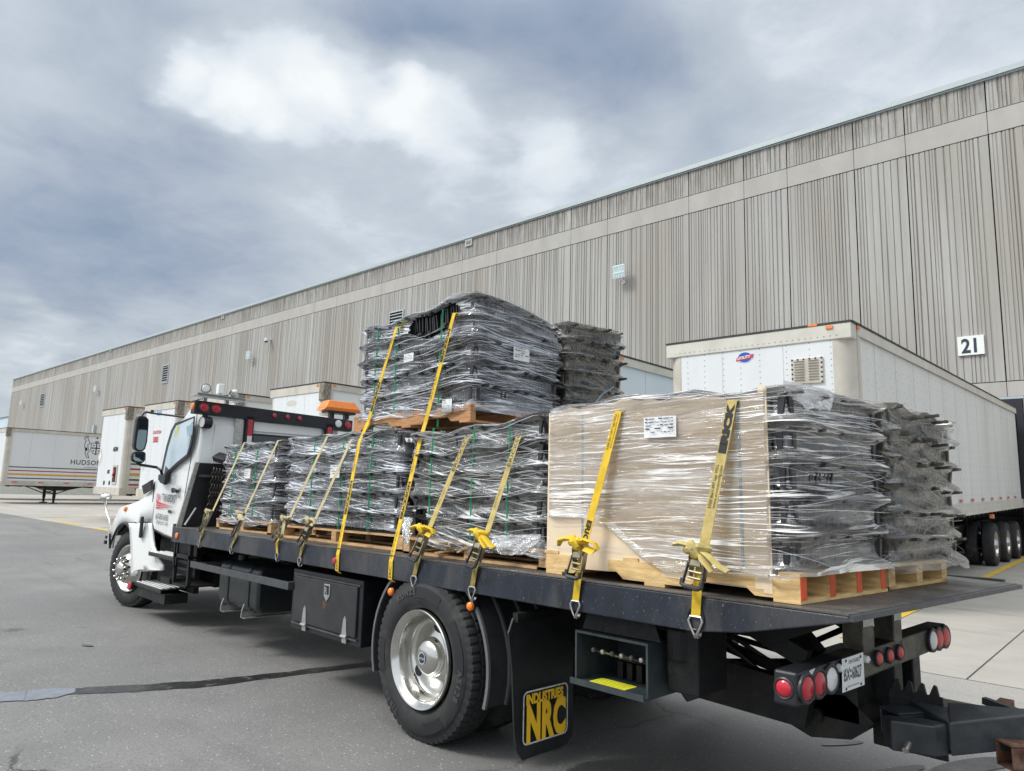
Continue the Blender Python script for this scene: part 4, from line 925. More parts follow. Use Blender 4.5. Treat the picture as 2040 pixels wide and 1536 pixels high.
for (ua, ub, va, vb) in ((1721, 1745, 1318, 1232), (1783, 1800, 1300, 1214)):
    p0 = PS(ua, va); p1 = PS(ub, va); zt = DZ-.025
    m = MB(); m.prism([p0, p1, (p1.x, p1.y, zt), (p0.x, p0.y, zt)], (-.09, 0, 0)); po = m.build('upright', BRONZE, bp, bev=.005)
    m = MB(); m.add([(p0.x+.003, p0.y+.006, zt-.095), (p1.x+.003, p1.y-.006, zt-.095), (p1.x+.003, p1.y-.006, zt-.015), (p0.x+.003, p0.y+.006, zt-.015)], [(0, 1, 2, 3)]); m.build('reflective_tape', pm('tape_dirty_white', (.5, .5, .46), .5, var=.2, vs=40), po)
def lamp(parent, c, axis, r, mat, ring=BLK, name='tail_light', sy=1.):
    c = Vector(c); m = MB(); a = Vector(axis)
    m.lathe([(-.01, r*1.32), (.008, r*1.3), (.012, r*1.15), (.010, r*1.02)], c, a, 28); o = m.build(name, ring, parent, smooth=True)
    m = MB(); m.lathe([(.006, r*1.03), (.012, r*.9), (.017, r*.5), (.018, .001)], c, a, 28); m.build('lens', mat, o, smooth=True)
RIM_B = pm('lamp_grommet', (.02, .02, .022), .4)
AXB = Vector((1, -KS, 0)).normalized()
for u, v, r_, mt in ((1604, 1371, .047, RED), (1628, 1361, .047, RED), (1652, 1352, .047, LENSW), (1747, 1311, .028, REDD), (1769, 1305, .028, REDD), (1789, 1299, .028, REDD), (1855, 1275, .046, LENSW), (1867, 1272, .046, REDD), (1880, 1268, .046, REDD)):
    lamp(bp, PS(u, v)+AXB*.004, AXB, r_, mt, RIM_B)
c_ = PT(1563, 1371, 1, nT.y-.002); lamp(bp, (c_.x, nT.y-.002, c_.z), (0, -1, 0), .033, RED, RIM_B)
RW = pm('reflector_white', (.6, .62, .6), .5)
def tri(pts, mt): m = MB(); m.add([PS(u, v)+AXB*.006 for u, v in pts], [(0, 1, 2)]); m.build('reflective_tape', mt, bp)
tri([(1609, 1336), (1621, 1330), (1616, 1352)], RW); tri([(1613, 1398), (1620, 1392), (1617, 1378)], RED); tri([(1870, 1252), (1876, 1250), (1873, 1264)], RED); tri([(1872, 1292), (1879, 1290), (1875, 1280)], RED)
# licence plate
q = [PS(1672, 1379)+AXB*.012, PS(1716, 1363)+AXB*.012, PS(1713, 1298)+AXB*.012, PS(1671, 1312)+AXB*.012]
m = MB(); m.prism(q, AXB*.003); pl = m.build('licence_plate', WPLATE, bp, bev=.002)
xd = (q[1]-q[0]).normalized(); yd = (q[3]-q[0]).normalized(); W_ = (q[1]-q[0]).length; H_ = (q[3]-q[0]).length; o_ = q[0]+AXB*.0035
def ptx(mb, txt, size, fx_, fy_, **k): text(mb, txt, size, o_+xd*W_*fx_+yd*H_*fy_, xd, yd, lift=.0005, **k)
m = MB(); ptx(m, 'BX', H_*.52, .05, .32, off=.001, sx_=.62); ptx(m, '60627', H_*.52, .42, .32, off=.001, sx_=.50); ptx(m, 'ONTARIO', H_*.17, .27, .80, sx_=1.); ptx(m, 'YOURS TO DISCOVER', H_*.08, .2, .1, sx_=1.)
for fz in (.42, .58): m.disc(o_+xd*W_*.365+yd*H_*fz+AXB*.0005, AXB, .007, 8)
m.build('lettering', NAVY, pl)
for a in (.15, .82):
    for b in (.92, .08): m = MB(); m.disc(o_+xd*W_*a+yd*H_*b+AXB*.001, AXB, .007, 8); m.build('plate_bolt', INK, pl)
for u, v in ((1668, 1330), (1719, 1312)): m = MB(); m.lathe([(0, .018), (.02, .016), (.03, .001)], PS(u, v)+AXB*.004, AXB, 12); m.build('plate_lamp', LENSW, bp, smooth=True)
# --- wheel-lift boom reaching out behind
m = MB()
m.box(2.36, 2.98, 1.02, 1.24, .46, .60)
bo = m.build('lift_boom', BRONZE, truck, bev=.01)
m = MB()
def tooth(x0, y):
    q = [(x0, y, .38)]; n = 4; L_ = .22
    q.append((x0, y, .66))
    for k in range(n): q += [(x0+.012+k*L_/n, y, .66), (x0+.034+k*L_/n, y, .71), (x0+.046+k*L_/n, y, .705), (x0+.055+k*L_/n, y, .66)]
    q += [(x0+L_+.012, y, .66), (x0+L_+.02, y, .38)]; return q
m.prism(tooth(2.35, .98), (0, -.018, 0)); m.build('toothed_plate', FRAME, bo)
UL = pm('underlift_paint', (.022, .026, .03), .42, var=.5, c2=(.06, .062, .06), bump=.1)
def sqtube(mb, p, q, wd, h, t, up=(0, 0, 1)):
    p = Vector(p); q = Vector(q); d = (q-p); L_ = d.length; d.normalize(); a = d.cross(Vector(up)).normalized(); b = a.cross(d)
    c = (p+q)/2
    for s in (-1, 1): mb.obox(c+b*s*(h-t)/2, d*L_/2, a*wd/2, b*t/2); mb.obox(c+a*s*(wd-t)/2, d*L_/2, a*t/2, b*(h/2-t))
m = MB(); sqtube(m, (2.40, .80, .535), (2.52, 1.0, .535), .13, .13, .012); m.build('receiver_tube', UL, bo, bev=.004)
m = MB(); m.prism([(2.40, .70, 0.595), (2.54, .80, 0.595), (2.66, .80, 0.595), (2.62, .70, 0.595), (2.46, .64, 0.595)], (0, 0, -.13)); m.prism([(2.60, .98, 0.645), (2.66, .76, 0.605), (2.95, 1.0, 0.665), (2.9, 1.06, 0.665)], (0, 0, -.14)); m.prism([(2.42, .98, 0.625), (2.66, .76, 0.605), (2.66, .98, 0.625)], (0, 0, -.12))
m.build('crossbar_arm', UL, bo, bev=.008); m = MB(); m.cyl((2.52, .72, 0.525), (2.52, .62, 0.485), .014, n=10); m.build('pin', ZINC, bo)
m = MB(); sqtube(m, (2.84, .85, .50), (3.2, 1.25, .50), .105, .105, .009); m.box(2.74, 2.80, 1.0, 1.3, .60, .64); m.build('fork_holder', RUST, bo, bev=.004)
m = MB(); m.beam((2.72, 1.1, .655), (3.0, 1.0, .63), .03, .03); m.build('lock_bar', UL, bo)
# --- headboard, light bar
HX = -4.80
q = [PT(u, v, 0, HX) for u, v in ((366, 1048), (402, 921), (448, 924))]
m = MB(); m.prism([(HX, .03, DZ), (HX, .17, 1.865), (HX, 2.0, 1.865), (HX, 2.12, DZ)], (-.03, 0, 0)); hb = m.build('headboard', BLK, truck)
TREAD = pm('tread_plate', (.50, .49, .46), .35, .7, var=.25, vs=30, bump=.3, bs=35)
m = MB(); m.prism([(HX-.01, -.025, DZ), (HX-.01, .125, 1.87), (HX-.01, .17, 1.87), (HX-.01, .03, DZ)], (-.03, 0, 0)); m.build('tread_trim', TREAD, hb)
m = MB(); m.box(HX-.005, HX+.03, .17, 2.0, 1.70, 1.73); m.build('headboard_rib', GREY, hb)
for y in (.68, 1.77):
    m = MB(); m.box(HX-.05, HX, y, y+.10, 1.6, 2.46); po = m.build('upright', BLK, truck)
    m = MB(); m.box(HX-.002, HX+.002, y+.025, y+.085, 2.22, 2.42); m.build('red_tape', RED, po); m = MB(); m.box(HX-.002, HX+.002, y+.025, y+.085, 2.05, 2.22); m.build('white_tape', RW, po)
m = MB(); m.box(HX-.05, HX-.03, .56, .66, 1.6, 2.46); m.build('tread_upright', TREAD, truck)
a = (PT(388, 797, 0, HX)+PT(388, 822, 0, HX))/2; b = (PT(702, 838, 0, HX)+PT(702, 861, 0, HX))/2
m = MB(); m.beam((HX-.06, a.y, a.z), (HX-.06, b.y, b.z), .12, .155); lb = m.build('light_bar', BLK, truck, bev=.006)
def bar_lamp(u, v, r_, mt):
    p = PT(u, v, 0, HX); lamp(lb, (HX, p.y, p.z), (1, 0, 0), r_, mt, RIM_B)
for u, v, r_, mt in ((407, 811, .052, RED), (431, 814, .052, RED), (547, 828, .028, RED), (573, 831, .028, RED), (597, 834, .028, RED), (674, 844, .05, LENSW), (693, 847, .048, RED)): bar_lamp(u, v, r_, mt)
m = MB(); m.disc((HX-.06, a.y-.001, a.z), (0, -1, 0), .05, 16, .62); 
m = MB(); m.lathe([(0, .045), (-.015, .035), (-.02, .001)], (HX-.06, a.y, a.z+.005), (0, 1, 0), 16); m.build('marker_light', ORANGE, lb, smooth=True)
# work-lamp shelf
s0 = PT(391, 789, 0, HX); m = MB(); m.obox((HX-.03, .33, a.z+.135), (.11, 0, 0), (0, .29, -.006), (0, 0, .012)); m.obox((HX+.07, .33, a.z+.128), (.01, 0, 0), (0, .28, -.006), (0, 0, .026)); m.box(HX-.07, HX-.03, .16, .20, a.z+.07, a.z+.13); m.box(HX-.07, HX-.03, .42, .46, a.z+.05, a.z+.12)
sh = m.build('lamp_shelf', ALU, lb)
def work_lamp(c, face, r, bodym, lensm, square=False):
    c = Vector(c); f = Vector(face).normalized()
    m = MB()
    if square:
        m.obox(c, f*.035, f.cross(Vector((0, 0, 1)))*r, Vector((0, 0, r)))
    else: m.lathe([(-.055, .02), (-.05, r*.75), (-.01, r), (.012, r), (.014, r*.88)], c, f, 24)
    o = m.build('work_lamp', bodym, lb, smooth=not square, bev=.01 if square else 0)
    m = MB()
    if square: m.obox(c+f*.036, f*.002, f.cross(Vector((0, 0, 1)))*r*.8, Vector((0, 0, r*.8)))
    else: m.lathe([(.0, r*.88), (.02, r*.6), (.024, .001)], c, f, 24)
    m.build('lens', lensm, o, smooth=True)
    m = MB(); m.cyl(c-Vector((0, 0, r+.03)), c-Vector((0, 0, r-.005)), .012, n=8); m.build('stem', ALU, o)
zl = a.z+.225
work_lamp((HX, .16, zl), (1, -.25, 0), .062, CHROME, LENSW); work_lamp((HX-.01, .335, zl+.012), (.15, 1, 0), .06, WPLATE, LENSW, True); work_lamp((HX, .50, zl-.02), (-.3, 1, .1), .052, CHROME, LENSW)
# spot lamp under the bar
p = PT(405, 841, 0, HX); m = MB(); m.lathe([(-.1, .05), (-.09, .07), (.0, .075), (.01, .07), (.012, .062)], (p.x-.02, p.y+.0, p.z), (.18, -1, 0), 22); so_ = m.build('spot_lamp', BLK, lb, smooth=True)
m = MB(); m.lathe([(.008, .064), (.016, .04), (.018, .001)], (p.x-.02, p.y+.0, p.z), (.18, -1, 0), 22); m.build('lens', LENSW, so_, smooth=True); m = MB(); m.box(p.x-.05, p.x-.01, p.y, p.y+.05, p.z+.06, p.z+.15); m.build('bracket', BLK, so_)
# orange beacon bar
c = PT(680, 812, 0, HX); b0 = PT(646, 810, 0, HX); b1 = PT(714, 822, 0, HX); y0, y1 = b0.y, b1.y; zc = c.z
def frustum(mb, y0, y1, xa, xb, z0, z1, ins):
    mb.add([(xa, y0, z0), (xb, y0, z0), (xb, y1, z0), (xa, y1, z0), (xa+ins, y0+ins*1.4, z1), (xb-ins, y0+ins*1.4, z1), (xb-ins, y1-ins*1.4, z1), (xa+ins, y1-ins*1.4, z1)], [(3, 2, 1, 0), (4, 5, 6, 7), (0, 1, 5, 4), (1, 2, 6, 5), (2, 3, 7, 6), (3, 0, 4, 7)])
m = MB(); frustum(m, y0, y1, HX-.19, HX+.05, zc-.02, zc+.085, .045); frustum(m, y1, y0, HX-.19, HX+.05, zc-.02, zc-.055, .02); bc = m.build('warning_beacon', ORANGE, lb, bev=.008)
m = MB(); m.box(HX-.15, HX+.01, y0+.05, y1-.05, zc-.085, zc-.055); m.box(HX-.1, HX-.04, y0+.12, y0+.18, zc-.15, zc-.08); m.box(HX-.1, HX-.04, y1-.18, y1-.12, zc-.15, zc-.08); m.build('beacon_base', BLK, bc)
# --- cab
CY0, CY1 = .12, 2.06
cabp = [(-6.10, 1.02), (-5.30, .945), (-4.90, 1.03), (-4.87, 2.44), (-4.93, 2.53), (-5.10, 2.56), (-5.30, 2.52), (-5.44, 2.44), (-5.60, 2.41), (-5.72, 2.34), (-6.02, 1.72), (-6.24, 1.64), (-6.28, 1.2)]
m = MB(); n = len(cabp)
def inset(z): return max(0, z-2.3)*.35
m.add([(x, CY0+inset(z), z) for x, z in cabp]+[(x, CY1-inset(z), z) for x, z in cabp], [tuple(range(n-1, -1, -1)), tuple(range(n, 2*n))]+[(i, (i+1) % n, n+(i+1) % n, n+i) for i in range(n)])
cab = m.build('cab', WHITE, truck, bev=.045, seg=4, smooth=50)
m = MB(); m.prism([(-4.95, .2, 2.52), (-5.15, .2, 2.60), (-5.34, .2, 2.57), (-5.62, .2, 2.42), (-5.4, .2, 2.42), (-4.95, .2, 2.45)], (0, 1.8, 0)); m.build('roof_fairing', WHITE, cab, bev=.03, seg=3, smooth=50)
def side(pts, y): return [tuple(PT(u, v, 1, y)) for u, v in pts]
# door outline grooves
def ribbon(mb, pts, wd, dy):
    """thin strip following points in the plane of the door"""
    P_ = [Vector(p) for p in pts]
    for a, b in zip(P_, P_[1:]):
        d = (b-a).normalized(); n_ = Vector((-d.z, 0, d.x))*wd/2; a2 = a-d*wd*.2; b2 = b+d*wd*.2
        mb.prism([a2-n_, b2-n_, b2+n_, a2+n_], (0, dy, 0))
YD = CY0-.003
doorpts = side([(393, 825), (388, 868), (378, 930), (366, 1000), (357, 1042), (346, 1074), (325, 1066), (306, 1054), (303, 1040), (304, 1000), (308, 960)], YD)
m = MB(); ribbon(m, doorpts, .02, -.002); m.build('door_seam', INK, cab)
# glass + gasket
gl = [(346, 858), (352, 848), (386, 833), (383, 860), (378, 886), (372, 905), (352, 921), (330, 942), (324, 948), (329, 920), (336, 890)]
gk = [(341, 858), (349, 843), (389, 829), (386, 862), (381, 890), (374, 909), (353, 926), (330, 950), (319, 952), (325, 920), (332, 888)]
m = MB(); m.prism(side(gk, CY0-.001), (0, -.004, 0)); wi = m.build('window_gasket', BLK, cab)
m = MB(); m.prism(side(gl, CY0-.006), (0, -.002, 0)); m.build('window_glass', GLASS, wi)
m = MB(); m.prism(side([(349, 858), (353, 850), (357, 849), (354, 866), (348, 868)], CY0-.0085), (0, -.001, 0)); m.build('window_sticker', pm('sticker_ochre', (.62, .60, .2), .5), wi)
m = MB(); m.prism(side([(326, 948), (330, 928), (337, 936)], CY0-.0085), (0, -.001, 0)); m.build('quarter_shade', pm('dark_trim', (.05, .055, .05), .4), wi)
m = MB(); m.prism(side([(371, 850), (385, 844), (383, 866), (373, 868)], CY0-.0085), (0, -.0005, 0)); m.build('sun_shade', pm('visor_blue', (.27, .37, .45), .3), wi)
# handle, lock, badge
h0 = PT(352, 977, 1, CY0)
m = MB(); m.obox(h0+Vector((0, -.02, 0)), (.085, 0, -.012), (0, .02, 0), (0, 0, .018)); m.box(h0.x-.10, h0.x-.06, CY0-.03, CY0, h0.z-.03, h0.z+.03); m.build('door_handle', BLK, cab, bev=.008)
m = MB(); m.disc((h0.x+.02, CY0-.003, h0.z+.035), (0, -1, 0), .055, 20, .6); m.build('handle_recess', pm('recess_white', (.55, .56, .55), .35), cab)
p = PT(357, 991, 1, CY0-.003); m = MB(); m.disc(p, (0, -1, 0), .012, 10); m.build('door_lock', INK, cab)
# door lettering
def dtext(txt, u, v, size, mat, name='lettering', off=0., sx_=.8, up=0.):
    p = PT(u, v, 1, CY0-.0035); m = MB(); text(m, txt, size, p, (1, 0, -.035), (.0, 0, 1), lift=.0, off=off, sx_=sx_); return m.build(name, mat, cab)
DGREY = pm('door_letter_grey', (.05, .05, .055), .5)
dtext('TRANSPORT', 322, 998, .135, DGREY, sx_=.62, off=.002); dtext('LW', 311, 998, .135, REDINK, sx_=.62, off=.002)
p = PT(311, 1003, 1, CY0-.0035)
m = MB(); m.add([p+Vector((0, 0, .03)), p+Vector((.62, 0, -.028)), p+Vector((0, 0, .002))], [(0, 1, 2)]); m.add([p+Vector((0, 0, -.042)), p+Vector((.60, 0, -.033)), p+Vector((0, 0, -.062))], [(0, 1, 2)]); m.add([p+Vector((0, 0, -.010)), p+Vector((.5, 0, -.031)), p+Vector((0, 0, -.028))], [(0, 1, 2)]); m.build('door_emblem', REDINK, cab)
dtext('647-893-6958', 309, 1033, .105, DGREY, sx_=.76); dtext('CVOR 210 711 474', 311, 1043, .062, DGREY, sx_=.82)
dtext('HINO', 334, 1021, .045, INK, off=.004, sx_=1.1); dtext('268', 344, 1022, .04, DGREY)
# rear wall of the cab: window and pressed panels
m = MB(); m.box(-4.872, -4.862, .78, 1.72, 1.9, 2.26); bw = m.build('rear_window_gasket', BLK, cab)
m = MB(); m.box(-4.862, -4.859, .81, 1.69, 1.93, 2.235); m.build('rear_window', DKGLASS, bw)
m = MB(); m.box(-4.875, -4.853, .76, 1.74, 2.285, 2.41); m.build('rear_panel', WHITE, cab, bev=.01)
m = MB(); m.box(-4.875, -4.855, .33, .62, 1.3, 2.33); m.build('pressed_panel', WHITE, cab, bev=.018, seg=3)
# hood: lofted cross sections
def arch(x):
    d = .585**2-(x+6.86)**2
    return .50+math.sqrt(d) if d > 0 else .50
ST = [(-6.08, .115, 1.66, 1.74), (-6.2, .11, 1.62, 1.72), (-6.35, .085, 1.52, 1.68), (-6.5, .05, 1.43, 1.64), (-6.7, .02, 1.37, 1.58), (-6.9, .01, 1.345, 1.54), (-7.1, .01, 1.325, 1.50), (-7.3, .02, 1.30, 1.46), (-7.5, .05, 1.25, 1.42), (-7.7, .09, 1.17, 1.36), (-7.85, .15, 1.09, 1.28), (-7.97, .23, 1.0, 1.18), (-8.04, .32, .92, 1.08)]
ST2 = []
for (a, b) in zip(ST, ST[1:]):
    for k in range(4): ST2.append(tuple(p+(q-p)*k/4 for p, q in zip(a, b)))
ST2.append(ST[-1])
m = MB(); rows = []
for x, yo, sh_, cr_ in ST2:
    zb = max(.97 if x > -6.45 else .55, arch(x)) if x < -6.3 else 1.125
    if x < -7.42: zb = .86
    if -6.45 < x <= -6.3: zb = max(1.125, arch(x))
    zb = min(zb, sh_-.06)
    half = [(yo, zb), (yo-.004, zb+(sh_-zb)*.35), (yo+.012, zb+(sh_-zb)*.7), (yo+.045, sh_-.012), (yo+.12, sh_+.012), (yo+.26, sh_+.03+(cr_-sh_)*.25), (yo+.42, sh_+.03+(cr_-sh_)*.75), (1.09, cr_+.02)]
    rows.append([(x, y, z) for y, z in half]+[(x, 2.18-y, z) for y, z in reversed(half[:-1])])
k = len(rows[0]); m.add([p for r in rows for p in r], [(i*k+j, i*k+j+1, (i+1)*k+j+1, (i+1)*k+j) for i in range(len(rows)-1) for j in range(k-1)]+[tuple(range((len(rows)-1)*k, len(rows)*k))])
hood = m.build('hood', WHITE, truck, smooth=45)
sd = hood.modifiers.new('thick', 'SOLIDIFY'); sd.thickness = .02; sd.offset = -1
m = MB(); m.tube([(-7.43, .0, .92)]+[(x, .012, arch(x)+.002) for x in [-7.40+i*.06 for i in range(17)]], .014, 6); m.build('arch_lip', BLK, hood)
m = MB(); m.box(-7.3, -6.4, .40, .42, .5, 1.2); m.prism([(-7.42, .1, .95), (-6.9, .1, 1.16), (-6.3, .1, .95), (-6.3, .1, .90), (-6.9, .1, 1.10), (-7.42, .1, .9)], (0, .35, 0)); m.build('inner_arch', FRAME, hood)
m = MB(); m.box(-8.06, -7.85, .3, 1.88, .45, .92); m.build('front_bumper', GREY, truck, bev=.05, seg=3)
# vent in the hood side
m = MB(); vq = [PT(u, v, 1, .10) for u, v in ((284, 968), (306, 955.5), (306, 974), (288, 985))]
m.prism(vq, (0, -.012, 0)); ve = m.build('hood_vent', BLK, hood)
m = MB()
for k in range(5):
    t = (k+.5)/5; a_ = vq[0].lerp(vq[3], t); b_ = vq[1].lerp(vq[2], t); m.beam(a_+Vector((.03, -.016, 0)), b_+Vector((-.03, -.016, 0)), .012, .012)
m.build('vent_slats', GREY, ve)
p = PT(251, 1014, 1, .02); m = MB(); m.lathe([(0, .035), (-.02, .03), (-.03, .001)], p, (0, 1, -.3), 14); m.build('turn_signal', ORANGE, hood, smooth=True)
# lower fender panel with latch
fp = [((257, 1042), 0.0), ((270, 1041.5), .02), ((290, 1041.5), .08), ((303, 1042), .11), ((305, 1062), .11), ((312, 1074), .11), ((324, 1078), .115), ((321, 1090), .115), ((298, 1092), .11), ((294, 1104), .10), ((325, 1119), .115), ((326, 1127), .115), ((325, 1133), .115), ((303, 1136), .08), ((272, 1137), .015), ((270, 1148), .0), ((262, 1148), -.015), ((262, 1112), -.012), ((261, 1078), -.008), ((259, 1058), -.004)]
rowsp = [(1042, 258, 303), (1052, 259.5, 304), (1062, 260.5, 305), (1074, 261, 306), (1088, 262, 308), (1102, 262, 313), (1114, 262, 320), (1125, 262.5, 326), (1136, 262.5, 325), (1136.5, 262.5, 276), (1148, 262.5, 271)]
m = MB(); vs = []; NC = 9
for v, uL, uR in rowsp:
    for k in range(NC):
        u = uL+(uR-uL)*k/(NC-1); w_ = min(1, max(0, (u-258)/(45))); yy = -.012+.125*w_
        vs.append(tuple(PT(u, v, 1, yy)))
m.add(vs, [(i*NC+k, i*NC+k+1, (i+1)*NC+k+1, (i+1)*NC+k) for i in range(len(rowsp)-1) for k in range(NC-1)])
fpn = m.build('fender_panel', WHITE, truck, smooth=35); sd = fpn.modifiers.new('thick', 'SOLIDIFY'); sd.thickness = .03; sd.offset = 0
p = PT(285, 1050, 1, .045); m = MB(); m.obox((p.x, p.y-.02, p.z), (.034, 0, 0), (0, .016, 0), (0, 0, .135)); m.build('hood_latch', BLK, fpn, bev=.014)
m = MB(); ribbon(m, [PT(258, 1041, 1, -.006), PT(272, 1041, 1, .014)], .012, -.002); m.build('seam', JOINT, fpn)
# steps
def step(uL, uR, y, depth, name):
    a = PT(*uL, 1, y); b = PT(*uR, 1, y); z = (a.z+b.z)/2
    m = MB(); m.box(a.x, b.x, y, y+.012, z-.045, z+.004); m.box(a.x, b.x, y+.012, y+depth, z-.02, z-.01); o = m.build(name, BLK, truck, bev=.003)
    m = MB(); m.box(a.x+.01, b.x-.01, y-.003, y+depth-.01, z-.01, z); m.build('tread', GREY, o)
    m = MB()
    nx = int((b.x-a.x)/.055); ny = int(depth/.055)
    for i in range(nx):
        for j in range(ny): m.tube([(a.x+.04+i*.055+(.027 if j % 2 else 0), y+.03+j*.052, z), (a.x+.04+i*.055+(.027 if j % 2 else 0), y+.03+j*.052, z+.008)], [.019, .012], 7)
    m.build('grip_studs', ALU, o); return z
z1 = step((296, 1097), (350, 1113), .03, .24, 'upper_step'); z2 = step((268, 1156), (320, 1177), -.0, .28, 'lower_step')
m = MB(); m.box(-6.2, -4.95, .28, .34, .36, 1.0); m.box(-6.12, -5.1, .02, .28, z2-.16, z2-.05); m.box(-5.3, -5.0, .02, .28, .48, .54); m.build('step_frame', FRAME, truck)
m = MB(); 
for z in (.52, .6, .68): m.box(-5.6, -5.05, .262, .282, z, z+.03)
m.build('step_back', GREY, truck)
p = PT(258, 1167, 1, -.03); m = MB(); m.lathe([(-.0, .055), (-.012, .05), (-.016, .001)], p, (-.1, 1, 0), 20); o = m.build('side_reflector', RED, truck, smooth=True); m = MB(); m.cyl(p+Vector((0, .001, 0)), p+Vector((.0, .06, 0)), .05, n=16); m.build('reflector_cup', BLK, o)
# --- mirrors
def plate_yz(pts, x, dx):
    return [tuple(PT(u, v, 0, x)) for u, v in pts]
MX = -5.72
ho = [(276, 829), (284, 828), (292, 830), (297, 836), (296.5, 850), (294, 880), (290, 894), (285, 899), (275, 899), (268, 894), (267, 885), (269, 865), (273, 835)]
mg_ = [(277, 856), (292.5, 857), (291, 878), (287, 892), (283, 896.5), (275, 896), (271.5, 892), (272, 880), (275, 860)]
m = MB(); m.prism(plate_yz(ho, MX, 0), (-.09, 0, 0)); mi = m.build('door_mirror', BLK, truck, bev=.012)
MIRR = pm('mirror_glass', (.42, .56, .58), .12, .6, var=.08, vs=1.2)  # bright sky reflection painted into the glass colour
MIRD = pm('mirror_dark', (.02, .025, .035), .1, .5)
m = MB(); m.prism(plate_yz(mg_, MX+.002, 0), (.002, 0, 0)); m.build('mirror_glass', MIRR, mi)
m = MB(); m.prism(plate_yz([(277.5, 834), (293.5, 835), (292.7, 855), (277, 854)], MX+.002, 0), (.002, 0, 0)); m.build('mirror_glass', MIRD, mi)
hh = [(266, 901), (270, 899.5), (287, 899.5), (291, 903), (290.5, 915), (287, 921), (282, 923), (268, 921), (263, 917), (263, 908)]
m = MB(); m.prism(plate_yz(hh, MX, 0), (-.07, 0, 0)); m2 = m.build('wide_angle_mirror', BLK, truck, bev=.01)
m = MB(); m.prism(plate_yz([(267, 904), (287, 902.5), (288, 914), (284, 920), (269, 918), (265, 913)], MX+.002, 0), (.002, 0, 0)); gw = m.build('mirror_glass', MIRR, m2)
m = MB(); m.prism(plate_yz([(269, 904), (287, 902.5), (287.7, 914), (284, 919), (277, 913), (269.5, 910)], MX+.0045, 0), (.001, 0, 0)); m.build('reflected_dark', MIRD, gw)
a0 = PT(283, 828, 0, MX-.05); a1 = PT(287, 822, 0, MX-.05); a2 = PT(302, 823, 0, MX-.02); a3 = PT(335, 827, 1, .0); a4 = PT(366, 831, 1, .118)
m = MB(); m.tube([a0, a1, a1.lerp(a2, .3)+Vector((0, 0, .01)), a2, a3, a4], .013, 8); m.tube([PT(303, 823, 0, MX-.02), PT(304, 817, 0, MX-.02)], .02, 8)
b0 = PT(272, 921, 0, MX-.04); b1 = PT(280, 926, 0, MX-.04); b2 = PT(312, 931, 1, .02); b3 = PT(320, 936, 1, .05); b4 = PT(324, 948, 1, .1)
m.tube([b0, b1, b2, b3, b4], .017, 8); m.build('mirror_arm', BLK, truck, smooth=True)
c = PT(320, 954, 1, .08); m = MB(); m.prism([tuple(PT(u, v, 1, .07)) for u, v in ((315, 945), (330, 944), (328, 958), (326, 966), (318, 962), (314, 955))], (0, .05, 0)); m.build('arm_bracket', BLK, truck, bev=.012)
# chrome convex hood mirror on a curved stalk
c = PT(211, 990, 1, .12)
m = MB(); m.tube([PT(212, 994, 1, .12), PT(210, 1008, 1, .12), PT(213, 1022, 1, .12), PT(218, 1036, 1, .12), PT(219, 1048, 1, .12), PT(216.5, 1066, 1, .12), PT(216, 1085, 1, .12)], .017, 10); hm = m.build('hood_mirror_stalk', CHROME, truck, smooth=True)
m = MB(); m.lathe([(-.07, .001), (-.06, .045), (-.03, .072), (0, .082), (.03, .072), (.05, .05), (.06, .001)], c+Vector((0, 0, .0)), (.3, -.3, 1), 24); m.build('mirror_head', CHROME, hm, smooth=True)
m = MB(); p = PT(215, 1070, 1, .12); m.obox(p, (.03, 0, 0), (0, .03, 0), (0, 0, .02)); p = PT(212.5, 1080, 1, .12); m.obox(p, (.035, 0, 0), (0, .03, 0), (0, 0, .025)); m.build('stalk_clamp', BLK, hm)
# --- prop rod and flap at the headboard
m = MB(); m.tube([PT(368, 1046, 0, HX+.04), PT(390, 1012, 0, HX+.04)], .012, 6); m.build('prop_rod', ALU, truck)
m = MB(); p = PT(443, 913, 0, HX+.1); m.obox(p, (.06, .05, -.02), (0, .045, .03), (0, -.01, .03)); m.build('winch_guard', BLK, truck, bev=.01)
# --- chains hanging from the headboard
CH = pm('chain_steel', (.05, .042, .036), .5, .7, var=.4)
def chain(pts, name_label, n):
    r = troot('tie_down_chain', pts[0]); tag(r, name_label, 'chain', 'dark steel chains hanging on the headboard')
    P_ = [Vector(p) for p in pts]; L_ = sum((b-a).length for a, b in zip(P_, P_[1:])); m = MB(); s = 0; i = 0
    while s < L_-.02:
        t = s; 
        for a, b in zip(P_, P_[1:]):
            d = (b-a).length
            if t <= d: break
            t -= d
        dr_ = (b-a).normalized(); c = a+dr_*t; sd_ = dr_.cross(Vector((1, 0, 0) if i % 2 else (0, 1, .2))).normalized()
        q = [c+dr_*(.034*math.cos(w_))+sd_*(.016*math.sin(w_)) for w_ in [2*math.pi*k/10 for k in range(10)]]
        m.tube(q+[q[0], q[1]], .0065, 5, cap=False); s += .046; i += 1
    m.build('links', CH, r, smooth=True)
for k, (dx, lab) in enumerate(((0, 'outermost dark chain strand hanging beside the headboard'), (1, 'second dark chain strand from the truck side at the headboard'), (2, 'third dark chain strand from the truck side at the headboard'), (3, 'innermost dark chain strand nearest the wrapped load at the headboard'))):
    t = PT(425+dx*6, 938+dx*.5, 0, HX+.10+.012*k); mid = PT(422+dx*5-3, 985, 0, HX+.13+.012*k); bt = PT(412+dx*6, 1028, 0, HX+.12+.012*k)
    chain([t, mid, bt], lab, 20)
    
